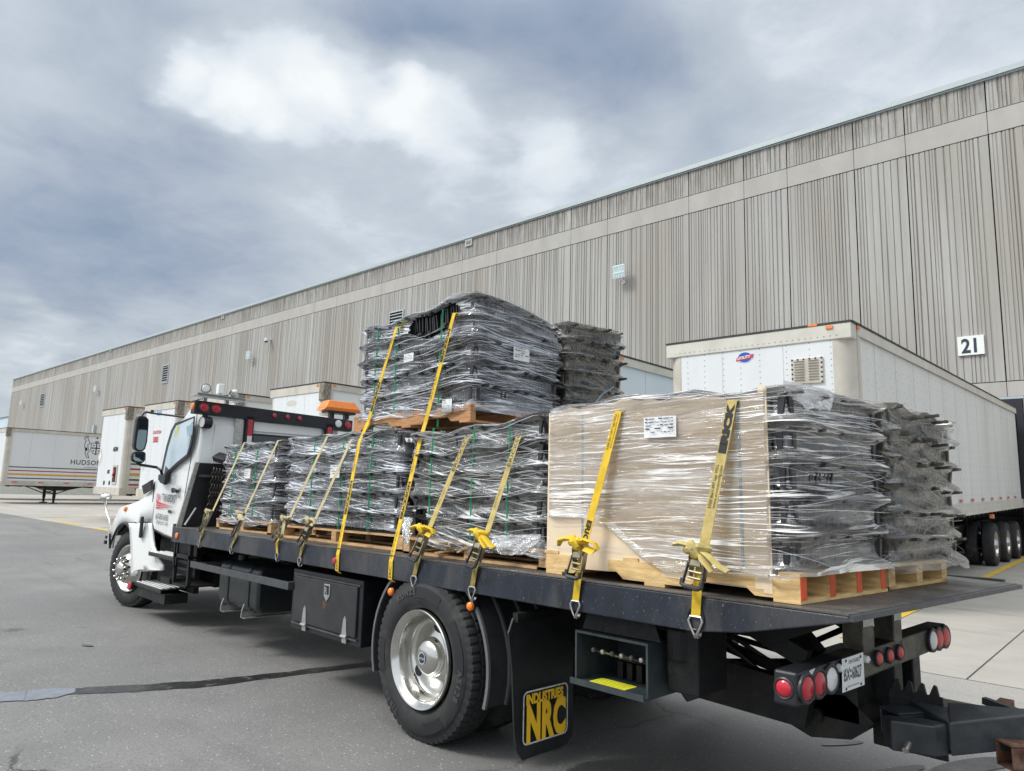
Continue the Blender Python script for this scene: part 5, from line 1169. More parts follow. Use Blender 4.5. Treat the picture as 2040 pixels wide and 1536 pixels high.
# =============================================================== pallets
def pallet(x, y, lx, ly, z, axis, mat, label, seed, h=.115, notch=True, red=False, zoff=0.):
    """deck boards run across the stringers; axis = stringer direction"""
    rg = random.Random(seed)
    r = troot('wooden_pallet', (x, y, z)); tag(r, label, 'pallet', 'wooden pallets carrying the wrapped loads'); del BASE[r.name]
    A, Bq = (lx, ly) if axis == 'x' else (ly, lx)
    def bx(m, a0, a1, b0, b1, z0, z1):
        if axis == 'x': m.box(a0, a1, b0, b1, z0, z1)
        else: m.box(b0, b1, a0, a1, z0, z1)
    nst = 4 if red else 3
    for i in range(nst):
        b0 = i*(Bq-.055)/(nst-1); m = MB()
        if notch:
            zb, zt = .016, h-.016; q = [(0, zb), (A*.14, zb), (A*.17, zb+.035), (A*.34, zb+.035), (A*.37, zb), (A*.63, zb), (A*.66, zb+.035), (A*.83, zb+.035), (A*.86, zb), (A, zb), (A, zt), (0, zt)]
            if axis == 'x': m.prism([(a, b0, z_) for a, z_ in q], (0, .05, 0))
            else: m.prism([(b0, a, z_) for a, z_ in q], (.05, 0, 0))
        else:
            for t in (0, .5, 1):
                m = MB(); bx(m, t*(A-.12), t*(A-.12)+.12, b0, b0+.075, .016, h-.016); m.build('block', mat, r)
            continue
        o = m.build('stringer', mat, r)
        if red:
            e = MB(); e.box(A, A+.003, b0, b0+.05, .016, h-.016); e.build('red_end', REDWOOD, o)
    nb = 6
    for i in range(nb):
        a0 = i*(A-.095)/(nb-1)+rg.uniform(-.008, .008); m = MB(); sag = rg.uniform(-.004, .004)
        m.obox(((a0+.047), (Bq+.02)/2, h-.008) if axis == 'x' else ((Bq+.02)/2, a0+.047, h-.008), ((.047, 0, 0) if axis == 'x' else (0, .047, 0)), ((0, (Bq+.02)/2, sag) if axis == 'x' else ((Bq+.02)/2, 0, sag)), (0, 0, .008)); m.build('top_board', mat, r)
    for i in range(3):
        a0 = i*(A-.12)/2; m = MB(); bx(m, a0, a0+.12, -.0, Bq+.02, .0, .016); m.build('bottom_board', mat, r)
    if not notch:
        for b0 in (0, Bq-.07): m = MB(); bx(m, 0, A, b0, b0+.09, .0, .015); m.build('bottom_board', mat, r)
    return r
DK = DZ+.002
pallet(-4.42, .27, 1.34, .80, DK, 'y', WOOD, 'wooden pallet under the wrapped load nearest the cab', 1, notch=False)
pallet(-2.74, .20, 1.98, .80, DK, 'y', WOOD, 'wooden pallet under the second wrapped load from the cab', 2, notch=False)
pallet(-.66, .15, 1.43, .83, DK, 'y', WOOD, 'splintered wooden pallet with a broken board, third along the near side', 3, notch=False)
SHEAR[0] = .075
pallet(.86, .06, 1.47, .82, DK, 'x', WOODY, 'yellow pine pallet with red painted ends under the cardboard-sided load', 4, red=True, h=.125)
pallet(1.08, .96, 1.30, .74, DK, 'x', WOODY, 'pale new pallet at the far rear corner of the deck', 5, notch=False, h=.125)
SHEAR[0] = 0.
# broken boards lying in the third pallet
BROK = [((-.25, .13, DK+.03), (.0, .2, DK+.075)), ((-.1, .12, DK+.085), (-.22, .22, DK+.03)), ((-.02, .14, DK+.05), (.1, .16, DK+.1))]
m = MB()
for a_, b_ in BROK: m.beam(a_, b_, .03, .012)
r = troot('broken_board', (-.1, .15, DK)); tag(r, 'splintered broken boards sticking out of the third near-side pallet', 'broken wood'); m.build('splinters', WOOD, r)
# =============================================================== wrapped loads
def wrapped(x, y, lx, ly, z, H, nl, label, seed, film, strands, mat=PLAST, strandmat=STRAND, profile=None, hooks=(1, 1, 1, 1), hem=-.05, lipamp=.034, cardboard=False, sag=0., lean=0., holes=(), dense=1., amp=.035):
    """a stack of nested black moulded crates on a pallet, wound in clear stretch film.
    profile(a,b) -> height factor over the footprint"""
    rg = random.Random(seed)
    r = troot('wrapped_crate_load', (x, y, z)); tag(r, label, 'wrapped load', 'stretch-wrapped loads of black plastic crates on the truck'); del BASE[r.name]
    prof = profile or (lambda a, b: 1.)
    lh = H/nl
    def top(px_, py_, zf): return zf*prof(px_/lx, py_/ly)
    cxm, cym = lx/2, ly/2
    # layers
    for L_ in range(nl):
        m = MB(); z0 = L_*lh; z1 = z0+lh; ins = .045+rg.uniform(0, .012)
        def side_run(p0, p1, nrm):
            p0 = Vector(p0); p1 = Vector(p1); nrm = Vector(nrm); n = int((p1-p0).length/.032)
            for i in range(n):
                a = p0.lerp(p1, (i+.15)/n); b = p0.lerp(p1, (i+.55)/n); d = rg.uniform(.012, .026); s = rg.uniform(-.006, .006)
                fa, fb = prof(a.x/lx, a.y/ly), prof(b.x/lx, b.y/ly)
                za, zb = z0*fa+.012, (z1*fa-.03)
                ta = nrm*ins; bot = -nrm*.008
                A0 = a-nrm*(ins+.012); B0 = b-nrm*(ins+.012); A1 = A0+nrm*d; B1 = B0+nrm*d
                up0 = Vector((s, s, 0))
                vs = [Vector((A0.x, A0.y, za)), Vector((B0.x, B0.y, za)), Vector((B1.x, B1.y, za)), Vector((A1.x, A1.y, za)), Vector((A0.x, A0.y, zb))+up0, Vector((B0.x, B0.y, zb))+up0, Vector((B1.x, B1.y, zb))+up0+nrm*.014, Vector((A1.x, A1.y, zb))+up0+nrm*.014]
                m.add(vs, [(0, 1, 5, 4), (1, 2, 6, 5), (2, 3, 7, 6), (3, 0, 4, 7), (4, 5, 6, 7)])
        side_run((0, 0, 0), (lx, 0, 0), (0, -1, 0)); side_run((lx, 0, 0), (lx, ly, 0), (1, 0, 0)); side_run((lx, ly, 0), (0, ly, 0), (0, 1, 0)); side_run((0, ly, 0), (0, 0, 0), (-1, 0, 0))
        # core and rim flange, following the profile
        N = 8
        def slab(i0, zA, zB, inn, jit=0.):
            vs = []; fs = []; n = N+1
            for s_ in (0, 1):
                for a in range(n):
                    for b in range(n):
                        px_ = inn+(lx-2*inn)*a/N; py_ = inn+(ly-2*inn)*b/N; f = prof(px_/lx, py_/ly)
                        vs.append((px_, py_, (zA, zB)[s_]*f+rg.uniform(-jit, jit)))
            for a in range(N):
                for b in range(N):
                    q = [a*n+b, (a+1)*n+b, (a+1)*n+b+1, a*n+b+1]; fs.append(tuple(reversed(q))); fs.append(tuple(n*n+i for i in q))
            for a in range(N):
                for e in (0, N):
                    p_, q_ = a*n+e, (a+1)*n+e; fs.append((p_, q_, n*n+q_, n*n+p_)); p_, q_ = e*n+a, e*n+a+1; fs.append((p_, q_, n*n+q_, n*n+p_))
            m.add(vs, fs)
        slab(0, z0+.001, z1-.012, ins+.02); slab(0, z1-.028, z1-.012, .012, .003)
        # moulded hooks poking past the rim
        ends = (((0, 0), (lx, 0), (0, -1)), ((lx, 0), (lx, ly), (1, 0)), ((lx, ly), (0, ly), (0, 1)), ((0, ly), (0, 0), (-1, 0)))
        for ei, (p0, p1, nn) in enumerate(ends):
            if not hooks[ei]: continue
            ln = math.hypot(p1[0]-p0[0], p1[1]-p0[1]); n = max(2, int(ln/.15))
            for i in range(n):
                t = (i+.3+rg.uniform(0, .5))/n; px_, py_ = p0[0]+(p1[0]-p0[0])*t, p0[1]+(p1[1]-p0[1])*t; f = prof(px_/lx, py_/ly); e = rg.uniform(.012, .035)*hooks[ei]
                zt = z1*f-.02; c = Vector((px_+nn[0]*(e/2-.01), py_+nn[1]*(e/2-.01), zt))
                nv = Vector((nn[0], nn[1], 0)); tv = Vector((-nn[1], nn[0], 0))
                m.obox(c, nv*(e/2+.012)+Vector((0, 0, .004)), tv*rg.uniform(.012, .025), Vector((0, 0, .007)))
        m.build('crate_layer', mat, r)
    if cardboard:
        m = MB(); q = []
        n = 24
        for k in range(2):
            for i in range(n+1):
                t = i/n; xx = -.02+t*(lx-.10); q.append((xx, -.012+.006*math.sin(t*17+k), -.082-.004*math.sin(t*9) if k == 0 else H*prof(xx/lx, 0)-.008-.02*abs(math.sin(t*23))))
        m.add(q, [(i, i+1, n+2+i, n+1+i) for i in range(n)]); m.box(lx-.14, lx-.10, -.017, -.011, -.10, H*.99); m.build('cardboard_sheet', CARD, r)
        m = MB()
        for xx in (lx*.17, lx*.83): m.box(xx, xx+.012, -.019, -.0155, 0, H*.92)
        m.build('plastic_strapping', pm('blue_strapping', (.30, .38, .45), .5), r)
    # film shell
    per = 2*(lx+ly); NU = int(per/.022); NV = int(H/.016); o_ = .022
    corners = [(0, 0), (lx, 0), (lx, ly), (0, ly)]
    def at(s):
        s %= per; rr = .05
        segs = ((lx, (1, 0), (0, -1), (0, 0)), (ly, (0, 1), (1, 0), (lx, 0)), (lx, (-1, 0), (0, 1), (lx, ly)), (ly, (0, -1), (-1, 0), (0, ly)))
        for L_, d, nn, p0 in segs:
            if s <= L_:
                e0 = max(0, rr-s)/rr; e1 = max(0, rr-(L_-s))/rr; k = max(e0, e1)
                return p0[0]+d[0]*s, p0[1]+d[1]*s, nn[0]*(1)-d[0]*e0*.6+d[0]*e1*.6, nn[1]-d[1]*e0*.6+d[1]*e1*.6, -.03*k*k
            s -= L_
        return 0, 0, 0, -1, 0
    zb = hem
    def shell(s, t):
        """point on the film: s along the girth, t 0..1 in height"""
        x_, y_, nx, ny, cut = at(s); f = prof(min(1, max(0, x_/lx)), min(1, max(0, y_/ly)))
        zt = H*f+.004; zz_ = zb*(1-t)+zt*t if t < 1 else zt
        ph = (zz_/f/lh) % 1. if zz_ > 0 else 0
        lip = math.exp(-((ph-1)*lh/.03)**2)+math.exp(-((ph)*lh/.03)**2)
        nz = mnoise.noise(Vector((s*2.2+seed*5, zz_*4., seed*1.3)))*amp+mnoise.noise(Vector((s*8+seed*3, zz_*9, 3.)))*amp*.3
        bulge = -.030-.4*(lipamp-.034)+lipamp*lip*(1+.5*mnoise.noise(Vector((s*3, round(zz_/lh/max(.5, f)), seed))))
        if cardboard and ny < -.7 and x_ < lx-.09: bulge = .002; nz = abs(nz)*.45
        e = o_+bulge+nz*.8+cut
        if t < .05: e += .01
        if cardboard and ny < -.7 and x_ < lx-.09: e = max(e, .012)
        return Vector((x_+nx*e, y_+ny*e, zz_))
    m = MB()
    for j in range(NV+1):
        for i in range(NU+1):
            t = j/NV; p_ = shell(i/NU*per, t); s = i/NU*per
            hem = 0
            if cardboard and j < NV*.35 and i/NU*per < lx: w_ = (1-j/(NV*.35)); p_.z += w_*(.23*(1-sm01((s-.3)/.5))-.02)
            if j == 0: p_.z += .05*mnoise.noise(Vector((s*3, seed, 0)))+.04*(1+mnoise.noise(Vector((s*.9+4, seed, 2))))*(0 if not cardboard else .9)
            m.uv[len(m.v)] = (s, p_.z); m.v.append(tuple(p_))
    for j in range(NV):
        for i in range(NU):
            c = (i+.5)/NU*per; tt = (j+.5)/NV; skip = False
            for (s0, t0, rs, rt) in holes:
                if ((c-s0)/rs)**2+((tt-t0)/rt)**2 < 1+.35*mnoise.noise(Vector((c*8, tt*9, seed))): skip = True
            if skip: continue
            m.f.append((j*(NU+1)+i, j*(NU+1)+i+1, (j+1)*(NU+1)+i+1, (j+1)*(NU+1)+i)); m.mi.append(0)
    # top sheet
    K = 26; st = len(m.v)
    for a in range(K+1):
        for b in range(K+1):
            px_, py_ = -.015+(lx+.03)*a/K, -.015+(ly+.03)*b/K; f = prof(min(1, max(0, px_/lx)), min(1, max(0, py_/ly)))
            zz_ = H*f+.006+.03*max(0, mnoise.noise(Vector((px_*9, py_*9, seed))))+.012*mnoise.noise(Vector((px_*22, py_*22, seed)))
            if a in (0, K) or b in (0, K): zz_ = H*f+.004
            m.uv[len(m.v)] = (px_+3, py_*.8+zz_); m.v.append((px_, py_, zz_))
    for a in range(K):
        for b in range(K):
            q = [st+a*(K+1)+b, st+(a+1)*(K+1)+b, st+(a+1)*(K+1)+b+1, st+a*(K+1)+b+1]; m.f.append(tuple(q)); m.mi.append(0)
    # twisted film strands: thin ropes of gathered film wound round the load
    m.cur = 1
    for k in range(int(strands*.38)):
        s0 = rg.uniform(0, per); ln = rg.uniform(.2, 1.1)*dense; t0 = rg.random(); sl = rg.gauss(.06, .07)*(1 if rg.random() < .85 else -2.); wd = rg.choice((.0007, .0008, .001, .0014)); n = 7
        e0 = rg.uniform(0, .010)
        cent = []
        for i in range(n+1):
            q_ = s0+ln*i/n; t_ = min(1, max(0.02, t0+sl*ln*i/n/H)); x_, y_, nx, ny, cut = at(q_); nv = Vector((nx, ny, 0)).normalized(); f = prof(min(1, max(0, x_/lx)), min(1, max(0, y_/ly)))
            cent.append(Vector((x_, y_, H*f*t_))+nv*((o_+.006 if not (cardboard and ny < -.7) else .014)+cut+e0))
        ok = True
        for (hs, ht, rs, rt) in holes:
            for i in range(n+1):
                if (((s0+ln*i/n) % per-hs)/rs)**2+((t0+sl*ln*i/n/H-ht)/rt)**2 < .8 and rg.random() < .8: ok = False
        if not ok: continue
        vs = []
        for i, p_ in enumerate(cent):
            x_, y_, nx, ny, _ = at(s0+ln*i/n); nv = Vector((nx, ny, 0)).normalized(); p_ = p_+nv*.004; w2 = wd*(1 if 0 < i < n else .3)
            vs += [p_+Vector((0, 0, w2)), p_-Vector((0, 0, w2))]
        kk = len(m.v)
        for v in vs: m.uv[len(m.v)] = (0, 0); m.v.append(tuple(v))
        for i in range(n): m.f.append((kk+2*i, kk+2*i+1, kk+2*i+3, kk+2*i+2)); m.mi.append(1)
    m.build('stretch_film', [film, strandmat], r, smooth=True)
    return r
def sticker(r, c, xd, wd, h, lines=5, seed=1, name='paper_label'):
    rg = random.Random(seed); c = Vector(c); xd = Vector(xd).normalized(); zd = Vector((0, 0, 1)); nn = xd.cross(zd)
    m = MB(); N = 6; vs = [c+xd*(a/N*wd)+zd*(b*h)+nn*(.003*math.sin(a*1.9)) for b in (0, 1) for a in range(N+1)]
    m.add(vs, [(a, a+1, N+2+a, N+1+a) for a in range(N)]); o = m.build(name, PAPER, r)
    m = MB(); zz_ = h*.88
    for i in range(lines):
        xx = wd*.06
        while xx < wd*.9:
            l_ = rg.uniform(.05, .2)*wd; hh_ = h*rg.choice((.03, .04, .06))
            if rg.random() < .75: m.add([c+xd*(xx+a)+zd*(zz_+b)+nn*.0065 for a, b in ((0, 0), (min(l_, wd*.94-xx), 0), (min(l_, wd*.94-xx), hh_), (0, hh_))], [(0, 1, 2, 3)])
            xx += l_+wd*.03
        zz_ -= h*.8/lines
    m.build('print', NAVY, o); return o
def green(r, pts, name='green_strap'):
    m = MB()
    P_ = [Vector(p) for p in pts]
    for a, b in zip(P_, P_[1:]): m.beam(a, b, .014, .0015, up=(1, 0, 0) if abs((b-a).z) > .1 else (0, 0, 1))
    m.build(name, GRNS, r)
LB = DK+.118
def cap(a, b): return 1+.012*math.sin(a*19)-.02*abs(b-.4)
w1 = wrapped(-4.40, .29, 1.32, .78, LB, .80, 4, 'short wrapped crate stack nearest the cab, crossed by two pale straps', 11, FILM_A, 230, profile=cap, amp=.022)
w2 = wrapped(-2.68, .21, 1.86, .80, LB, .80, 5, 'second wrapped crate stack from the cab with green strapping, below the raised pallet', 12, FILM_A, 300, profile=lambda a, b: 1+.012*math.sin(a*23), hem=.03, amp=.026, holes=((2.2, .75, .25, .2), (2.15, .3, .22, .14)))
w3 = wrapped(-.62, .16, 1.36, .82, LB, .77, 5, 'grey wrapped crate stack on the splintered pallet, third along the near side', 13, FILM_B, 300, profile=lambda a, b: .96+.09*a*a+.02*math.sin(a*15), lipamp=.045, amp=.04, holes=((.12, .15, .16, .16), (1.75, .5, .2, .1)))
SHEAR[0] = .075
w4 = wrapped(.88, .075, 1.43, .88, LB+.012, .825, 5, 'tall load with tan cardboard on its side at the rear of the deck', 14, FILM_T, 430, profile=lambda a, b: .965+.06*math.sin(min(1, a*1.25)*3.1)**1*.7+.012*math.sin(a*21)-.05*max(0, b-.6), hem=-.03, lipamp=.07, cardboard=True, amp=.03, hooks=(0, 1, 1, 1), mat=PLAST)
w6 = wrapped(1.14, 1.0, 1.27, .86, LB+.01, .80, 6, 'dusty black crate stack with hooks sticking out at the far rear corner', 16, FILM_D, 110, profile=lambda a, b: 1.02-.05*b+.02*math.sin(b*14), hem=-.045, lipamp=.055, amp=.028, hooks=(1, 2.2, 2., 1), mat=PLASTD, strandmat=STRAND_D)
SHEAR[0] = 0.
w7 = wrapped(-2.68, 1.10, 1.86, .80, LB, .80, 5, 'wrapped crate stack in the far row behind the second near one', 17, FILM_A, 60, profile=cap, hooks=(0, 1, 1, 0))
pallet(-2.74, 1.09, 1.98, .80, DK, 'y', WOOD, 'wooden pallet in the far row behind the second near one', 21, notch=False)
w8 = wrapped(-.62, 1.12, 1.5, .82, LB, .80, 5, 'wrapped crate stack in the far row beside the splintered pallet load', 18, FILM_B, 60, profile=cap, hooks=(0, 1, 1, 0))
pallet(-.66, 1.11, 1.5, .83, DK, 'y', WOOD, 'wooden pallet in the far row behind the splintered one', 22, notch=False)
# raised loads
ZU = LB+.80
pallet(-1.62, .26, 1.54, .95, ZU+.02, 'x', WOODB, 'reddish brown pallet raised on top of the lower loads', 31, h=.125)
def hump(a, b): return .93+.085*math.exp(-((a-.98)/.35)**2)-.16*b*b*(a > -1)+.02*math.sin(a*17)
w5 = wrapped(-1.58, .29, 1.50, .90, ZU+.147, .82, 5, 'highest wrapped crate stack, under the two bright yellow straps', 15, FILM_A, 330, profile=hump, lipamp=.05, amp=.042, holes=((1.0, .86, .33, .12),), hooks=(1, 1.2, 1, 1.2), mat=PLAST)
pallet(-1.5, 1.27, 1.40, .80, ZU+.02, 'x', WOODB, 'second raised pallet, behind the reddish brown one', 32, h=.125)
w9 = wrapped(-1.48, 1.30, 1.38, .74, ZU+.147, .80, 6, 'dusty raised crate stack with hooks poking out, behind the highest stack', 19, FILM_D, 150, profile=lambda a, b: 1.04-.05*(1-b), lipamp=.06, amp=.035, hooks=(1, 2.4, 2., 1), mat=PLASTD, strandmat=STRAND_D)
# labels on loads
def loc_on(w_, base, u, v, ax, val): p = PT(u, v, ax, val); return p-Vector(base)
b4 = (.88, .075, LB+.012)
sticker(w4, loc_on(w4, b4, 1283, 873, 1, .035), (1, 0, 0), .19, .105, 5, 3)
b5 = (-1.58, .29, ZU+.147)
q = loc_on(w5, b5, 804, 722, 1, .235); sticker(w5, q, (1, 0, 0), .125, .065, 4, 4)
q = loc_on(w5, b5, 880, 822, 1, .235); sticker(w5, q, (1, 0, 0), .11, .095, 4, 5)
q = loc_on(w5, b5, 1023, 716, 0, -.03); sticker(w5, q, (0, 1, 0), .17, .10, 5, 6)
b1 = (-4.40, .29, LB); sticker(w1, loc_on(w1, b1, 486, 953, 1, .24), (1, 0, 0), .14, .10, 4, 7)
b2 = (-2.68, .21, LB); sticker(w2, loc_on(w2, b2, 657, 952, 1, .16), (1, 0, 0), .15, .11, 4, 8)
for (w_, lz, H_, xs) in ((w5, -.14, .76, (.22, .52, 1.1)), (w2, -.0, .79, (.5, 1.0, 1.45)), (w3, .0, .78, (.25, .7, 1.05)), (w1, 0, .79, (.3, .85))):
    for xx in xs: green(w_, [(xx, -.006, lz), (xx+.004, -.012, H_*.5), (xx+.01, -.004, H_), (xx+.01, .3, H_+.03)])
# loose film: torn and gathered sheets hanging off the loads
def flap(r, o, U, V, seed, amp_=.05, mat=None, n=22):
    o, U, V = Vector(o), Vector(U), Vector(V); N = U.cross(V).normalized(); m = MB()
    for j in range(n+1):
        for i in range(n+1):
            a, b = i/n, j/n; w_ = .35+.65*math.sin(math.pi*a)**.5; amp = amp_*(.25+.75*b)
            wob = mnoise.noise(Vector((a*3, b*1.2, seed)))*.22; p_ = o+U*(a+wob*.5*b)+V*b*(w_+.25*mnoise.noise(Vector((a*5, seed, 1))))
            d = amp*(mnoise.noise(Vector((a*6+b*2, b*2.5, seed*2.)))+.5*mnoise.noise(Vector((a*17+b*6, b*5, seed+9)))+.3*mnoise.noise(Vector((a*30, b*12, seed+2))))
            m.uv[len(m.v)] = (b*.5+seed, a*.4); m.v.append(tuple(p_+N*d))
    for j in range(n):
        for i in range(n): k = j*(n+1)+i; m.f.append((k, k+1, k+n+2, k+n+1)); m.mi.append(0)
    m.build('loose_film', mat, r, smooth=60)
FILM_C = film_mat('film_crumpled', (.70, .71, .72), .5, 1.2, 31, lowc=.04)
flap(w3, (-.04, -.02, .14), (.14, -.02, 0), (.02, -.03, -.2), 8, .025, FILM_C); flap(w3, (.95, -.03, .06), (.42, 0, .03), (.0, -.03, -.12), 9, .02, FILM_C)
flap(w4, (1.40, .0, .835), (.05, .40, .0), (.03, .0, -.12), 5, .02, FILM_C)
# loose bits on the loads
r = troot('wood_block', PT(1195, 818, 1, .12)); tag(r, 'short wooden block with a knot on top of the cardboard-sided load', 'wood block')
m = MB(); p = PT(1195, 818, 1, .12); m.obox(p, (.10, .0, .0), (0, .05, 0), (0, 0, .02)); m.build('block', WOODB, r, bev=.004)
r = troot('foam_sheet', PT(830, 878, 1, .4)); tag(r, 'crumpled white foam sheet wedged under the raised pallet', 'foam sheet')
m = MB()
for k in range(6):
    a_ = PT(806+k*4.5, 872+(k % 2)*9, 1, .20); b_ = a_+Vector((0, .5, 0)); c_ = PT(810+k*4.5, 872+((k+1) % 2)*9, 1, .20); m.add([a_, c_, c_+Vector((0, .5, 0)), b_], [(0, 1, 2, 3)])
m.build('sheet', pm('foam_white', (.78, .78, .78), .8), r)
r = troot('plastic_strip', PT(1186, 795, 0, .0)); tag(r, 'bent pale blue plastic strip sticking up from the rear raised load', 'plastic strip')
m = MB(); m.tube([PT(1186, 803, 1, 1.25), PT(1200, 785, 1, 1.25), PT(1222, 771, 1, 1.25)], .008, 5, flat=(1, .4)); m.build('strip', pm('strip_blue', (.35, .48, .6), .5), r)
# =============================================================== straps
def ribbon3(mb, pts, wd, face):
    """webbing band through points; face: the direction the flat side looks to, one per point"""
    P_ = [Vector(p) for p in pts]; vs = []
    for i, p in enumerate(P_):
        d = (P_[min(i+1, len(P_)-1)]-P_[max(0, i-1)]).normalized(); f = Vector(face[i]).normalized(); a = d.cross(f).normalized()*wd/2; t = f*.0015
        vs += [p-a-t, p+a-t, p+a+t, p-a+t]
    fs = []
    for i in range(len(P_)-1):
        k = i*4
        for j in range(4): fs.append((k+j, k+(j+1) % 4, k+4+(j+1) % 4, k+4+j))
    fs += [(3, 2, 1, 0), tuple(len(vs)-4+j for j in range(4))]; mb.add(vs, fs)
def letter_run(parent, a, b, txt, size, mat, at_, lat=0., sx_=1., off=0., flip=False):
    """lettering running up a strap from a to b, starting at fraction at_"""
    a = Vector(a); b = Vector(b); d = (b-a).normalized(); n_ = Vector((0, -1, 0)); n_ = (n_-d*n_.dot(d)).normalized()
    if flip: o = a.lerp(b, at_); xd = -d
    else: o = a.lerp(b, at_); xd = d
    yd = n_.cross(xd); m = MB(); text(m, txt, size, o+yd*(lat-size*.34)+n_*.0025, xd, yd, lift=.0005, sx_=sx_, off=off); m.build('lettering', mat, parent)
def ratchet(parent, base, topp, s, handle_up=False):
    """ratchet buckle lying along base->topp"""
    b = Vector(base); t = Vector(topp); d = (t-b); L_ = d.length; d.normalize(); f = Vector((0, -1, 0)); f = (f-d*f.dot(d)).normalized(); a = d.cross(f).normalized()
    def pt(u, v, w_): return b+a*u*s+d*v*L_+f*w_*s
    RM = pm('ratchet_zinc', (.34, .31, .22), .4, .8, var=.35, c2=(.12, .10, .07)); RB = pm('ratchet_black', (.03, .032, .035), .5, var=.3)
    m = MB()
    for sg in (-1, 1):
        q = [pt(sg*.030, .18, .0), pt(sg*.030, .95, .0), pt(sg*.030, 1.02, .02), pt(sg*.030, .98, .05), pt(sg*.030, .75, .055), pt(sg*.030, .45, .035), pt(sg*.030, .18, .02)]; m.prism(q, a*sg*.004*s)
    o = m.build('ratchet', RM, parent)
    m = MB()
    for sg in (-1, 1):
        q = [pt(sg*.036, .85, .02), pt(sg*.036, .60, .045), pt(sg*.040, .30, .05), pt(sg*.044, .05, .055), pt(sg*.044, .0, .04), pt(sg*.040, .28, .035), pt(sg*.036, .6, .03), pt(sg*.036, .8, .01)]; m.prism(q, a*sg*.005*s)
    m.build('handle_arms', RM if not handle_up else RB, o)
    m = MB(); m.tube([pt(-.044, .16, .052), pt(-.046, .02, .052), pt(-.03, -.03, .052), pt(.03, -.03, .052), pt(.046, .02, .052), pt(.044, .16, .052)], .011*s, 8); m.build('handle_grip', RB, o, smooth=True)
    m = MB(); m.cyl(pt(-.026, .86, .035), pt(.026, .86, .035), .024*s, n=14); m.build('rolled_webbing', STR_Y if s > .9 else STR_D, o, smooth=True)
    m = MB()
    for v in (.68, .55, .38, .22): m.cyl(pt(-.03, v, .035), pt(.03, v, .035), .006*s, n=8)
    m.cyl(pt(-.036, .86, .035), pt(.036, .86, .035), .010*s, n=8); m.box(0, 0, 0, 0, 0, 0) if False else None
    m.obox(pt(0, .62, .045), a*.024*s, d*.012, f*.004); m.build('cross_pins', RM, o, smooth=True)
def knot(parent, c, s, mat, seed, kind=0):
    """surplus webbing tied in a bow round the strap"""
    rg = random.Random(seed); c = Vector(c); m = MB()
    def V(x, y, z): return c+Vector((x, y, z))*s
    m.tube([V(-.055, -.03, -.012), V(-.02, -.055, -.002), V(.02, -.055, .005), V(.05, -.03, 0), V(.03, .0, .0), V(-.03, 0, -.01)], [.02*s, .026*s, .026*s, .02*s, .014*s, .014*s], 8, flat=(1, .8))
    m.tube([V(-.02, -.06, .026), V(.0, -.07, .0), V(.018, -.062, -.03)], [.016*s, .022*s, .016*s], 8)
    if kind == 0:
        m.tube([V(-.02, -.045, .01), V(-.07, -.05, .012), V(-.12, -.045, -.0), V(-.135, -.04, -.03)], [.02*s, .024*s, .022*s, .012*s], 8, flat=(1, .55))
        lp = [V(.02, -.05, .0), V(.07, -.06, .012), V(.13, -.06, -.002), V(.15, -.06, -.03), V(.12, -.06, -.045), V(.06, -.055, -.03)]
        m.tube(lp, .02*s, 8, flat=(1.1, .22))
    elif kind == 1:
        lp = [V(-.01, -.05, 0), V(-.045, -.06, -.05), V(-.05, -.065, -.13), V(-.02, -.065, -.19), V(.025, -.065, -.16), V(.035, -.06, -.08), V(.01, -.05, -.01)]
        m.tube(lp, .026*s, 8, flat=(1., .18))
    else:
        m.tube([V(-.02, -.045, .01), V(-.07, -.05, .018), V(-.11, -.045, .01)], [.02*s, .024*s, .014*s], 8, flat=(1, .5))
        m.tube([V(.02, -.05, -.005), V(.06, -.06, -.02), V(.11, -.06, -.06), V(.15, -.055, -.08)], [.016*s, .024*s, .026*s, .024*s], 8, flat=(1, .22))
        m.tube([V(.02, -.05, -.005), V(.05, -.07, -.04), V(.09, -.075, -.085)], [.016*s, .024*s, .014*s], 8, flat=(1, .22))
    m.build('tied_surplus', mat, parent, smooth=True)
def jhook(parent, p, s):
    """double J wire hook: two bends meeting in a point under the webbing loop"""
    m = MB(); p = Vector(p)
    def V(x, y, z): return p+Vector((x, y, z))*s
    m.tube([V(-.026, -.004, .052), V(.026, -.004, .052)], .0045*s, 6)
    for sg in (-1, 1): m.tube([V(sg*.024, -.004, .052), V(sg*.033, -.006, .035), V(sg*.022, -.008, .008), V(sg*.006, -.008, -.02), V(sg*.006, .0, -.032), V(sg*.005, .02, -.03), V(sg*.005, .028, -.015)], .0052*s, 8)
    m.build('wire_hook', ZINC, parent, smooth=True)
FY_ = -.040
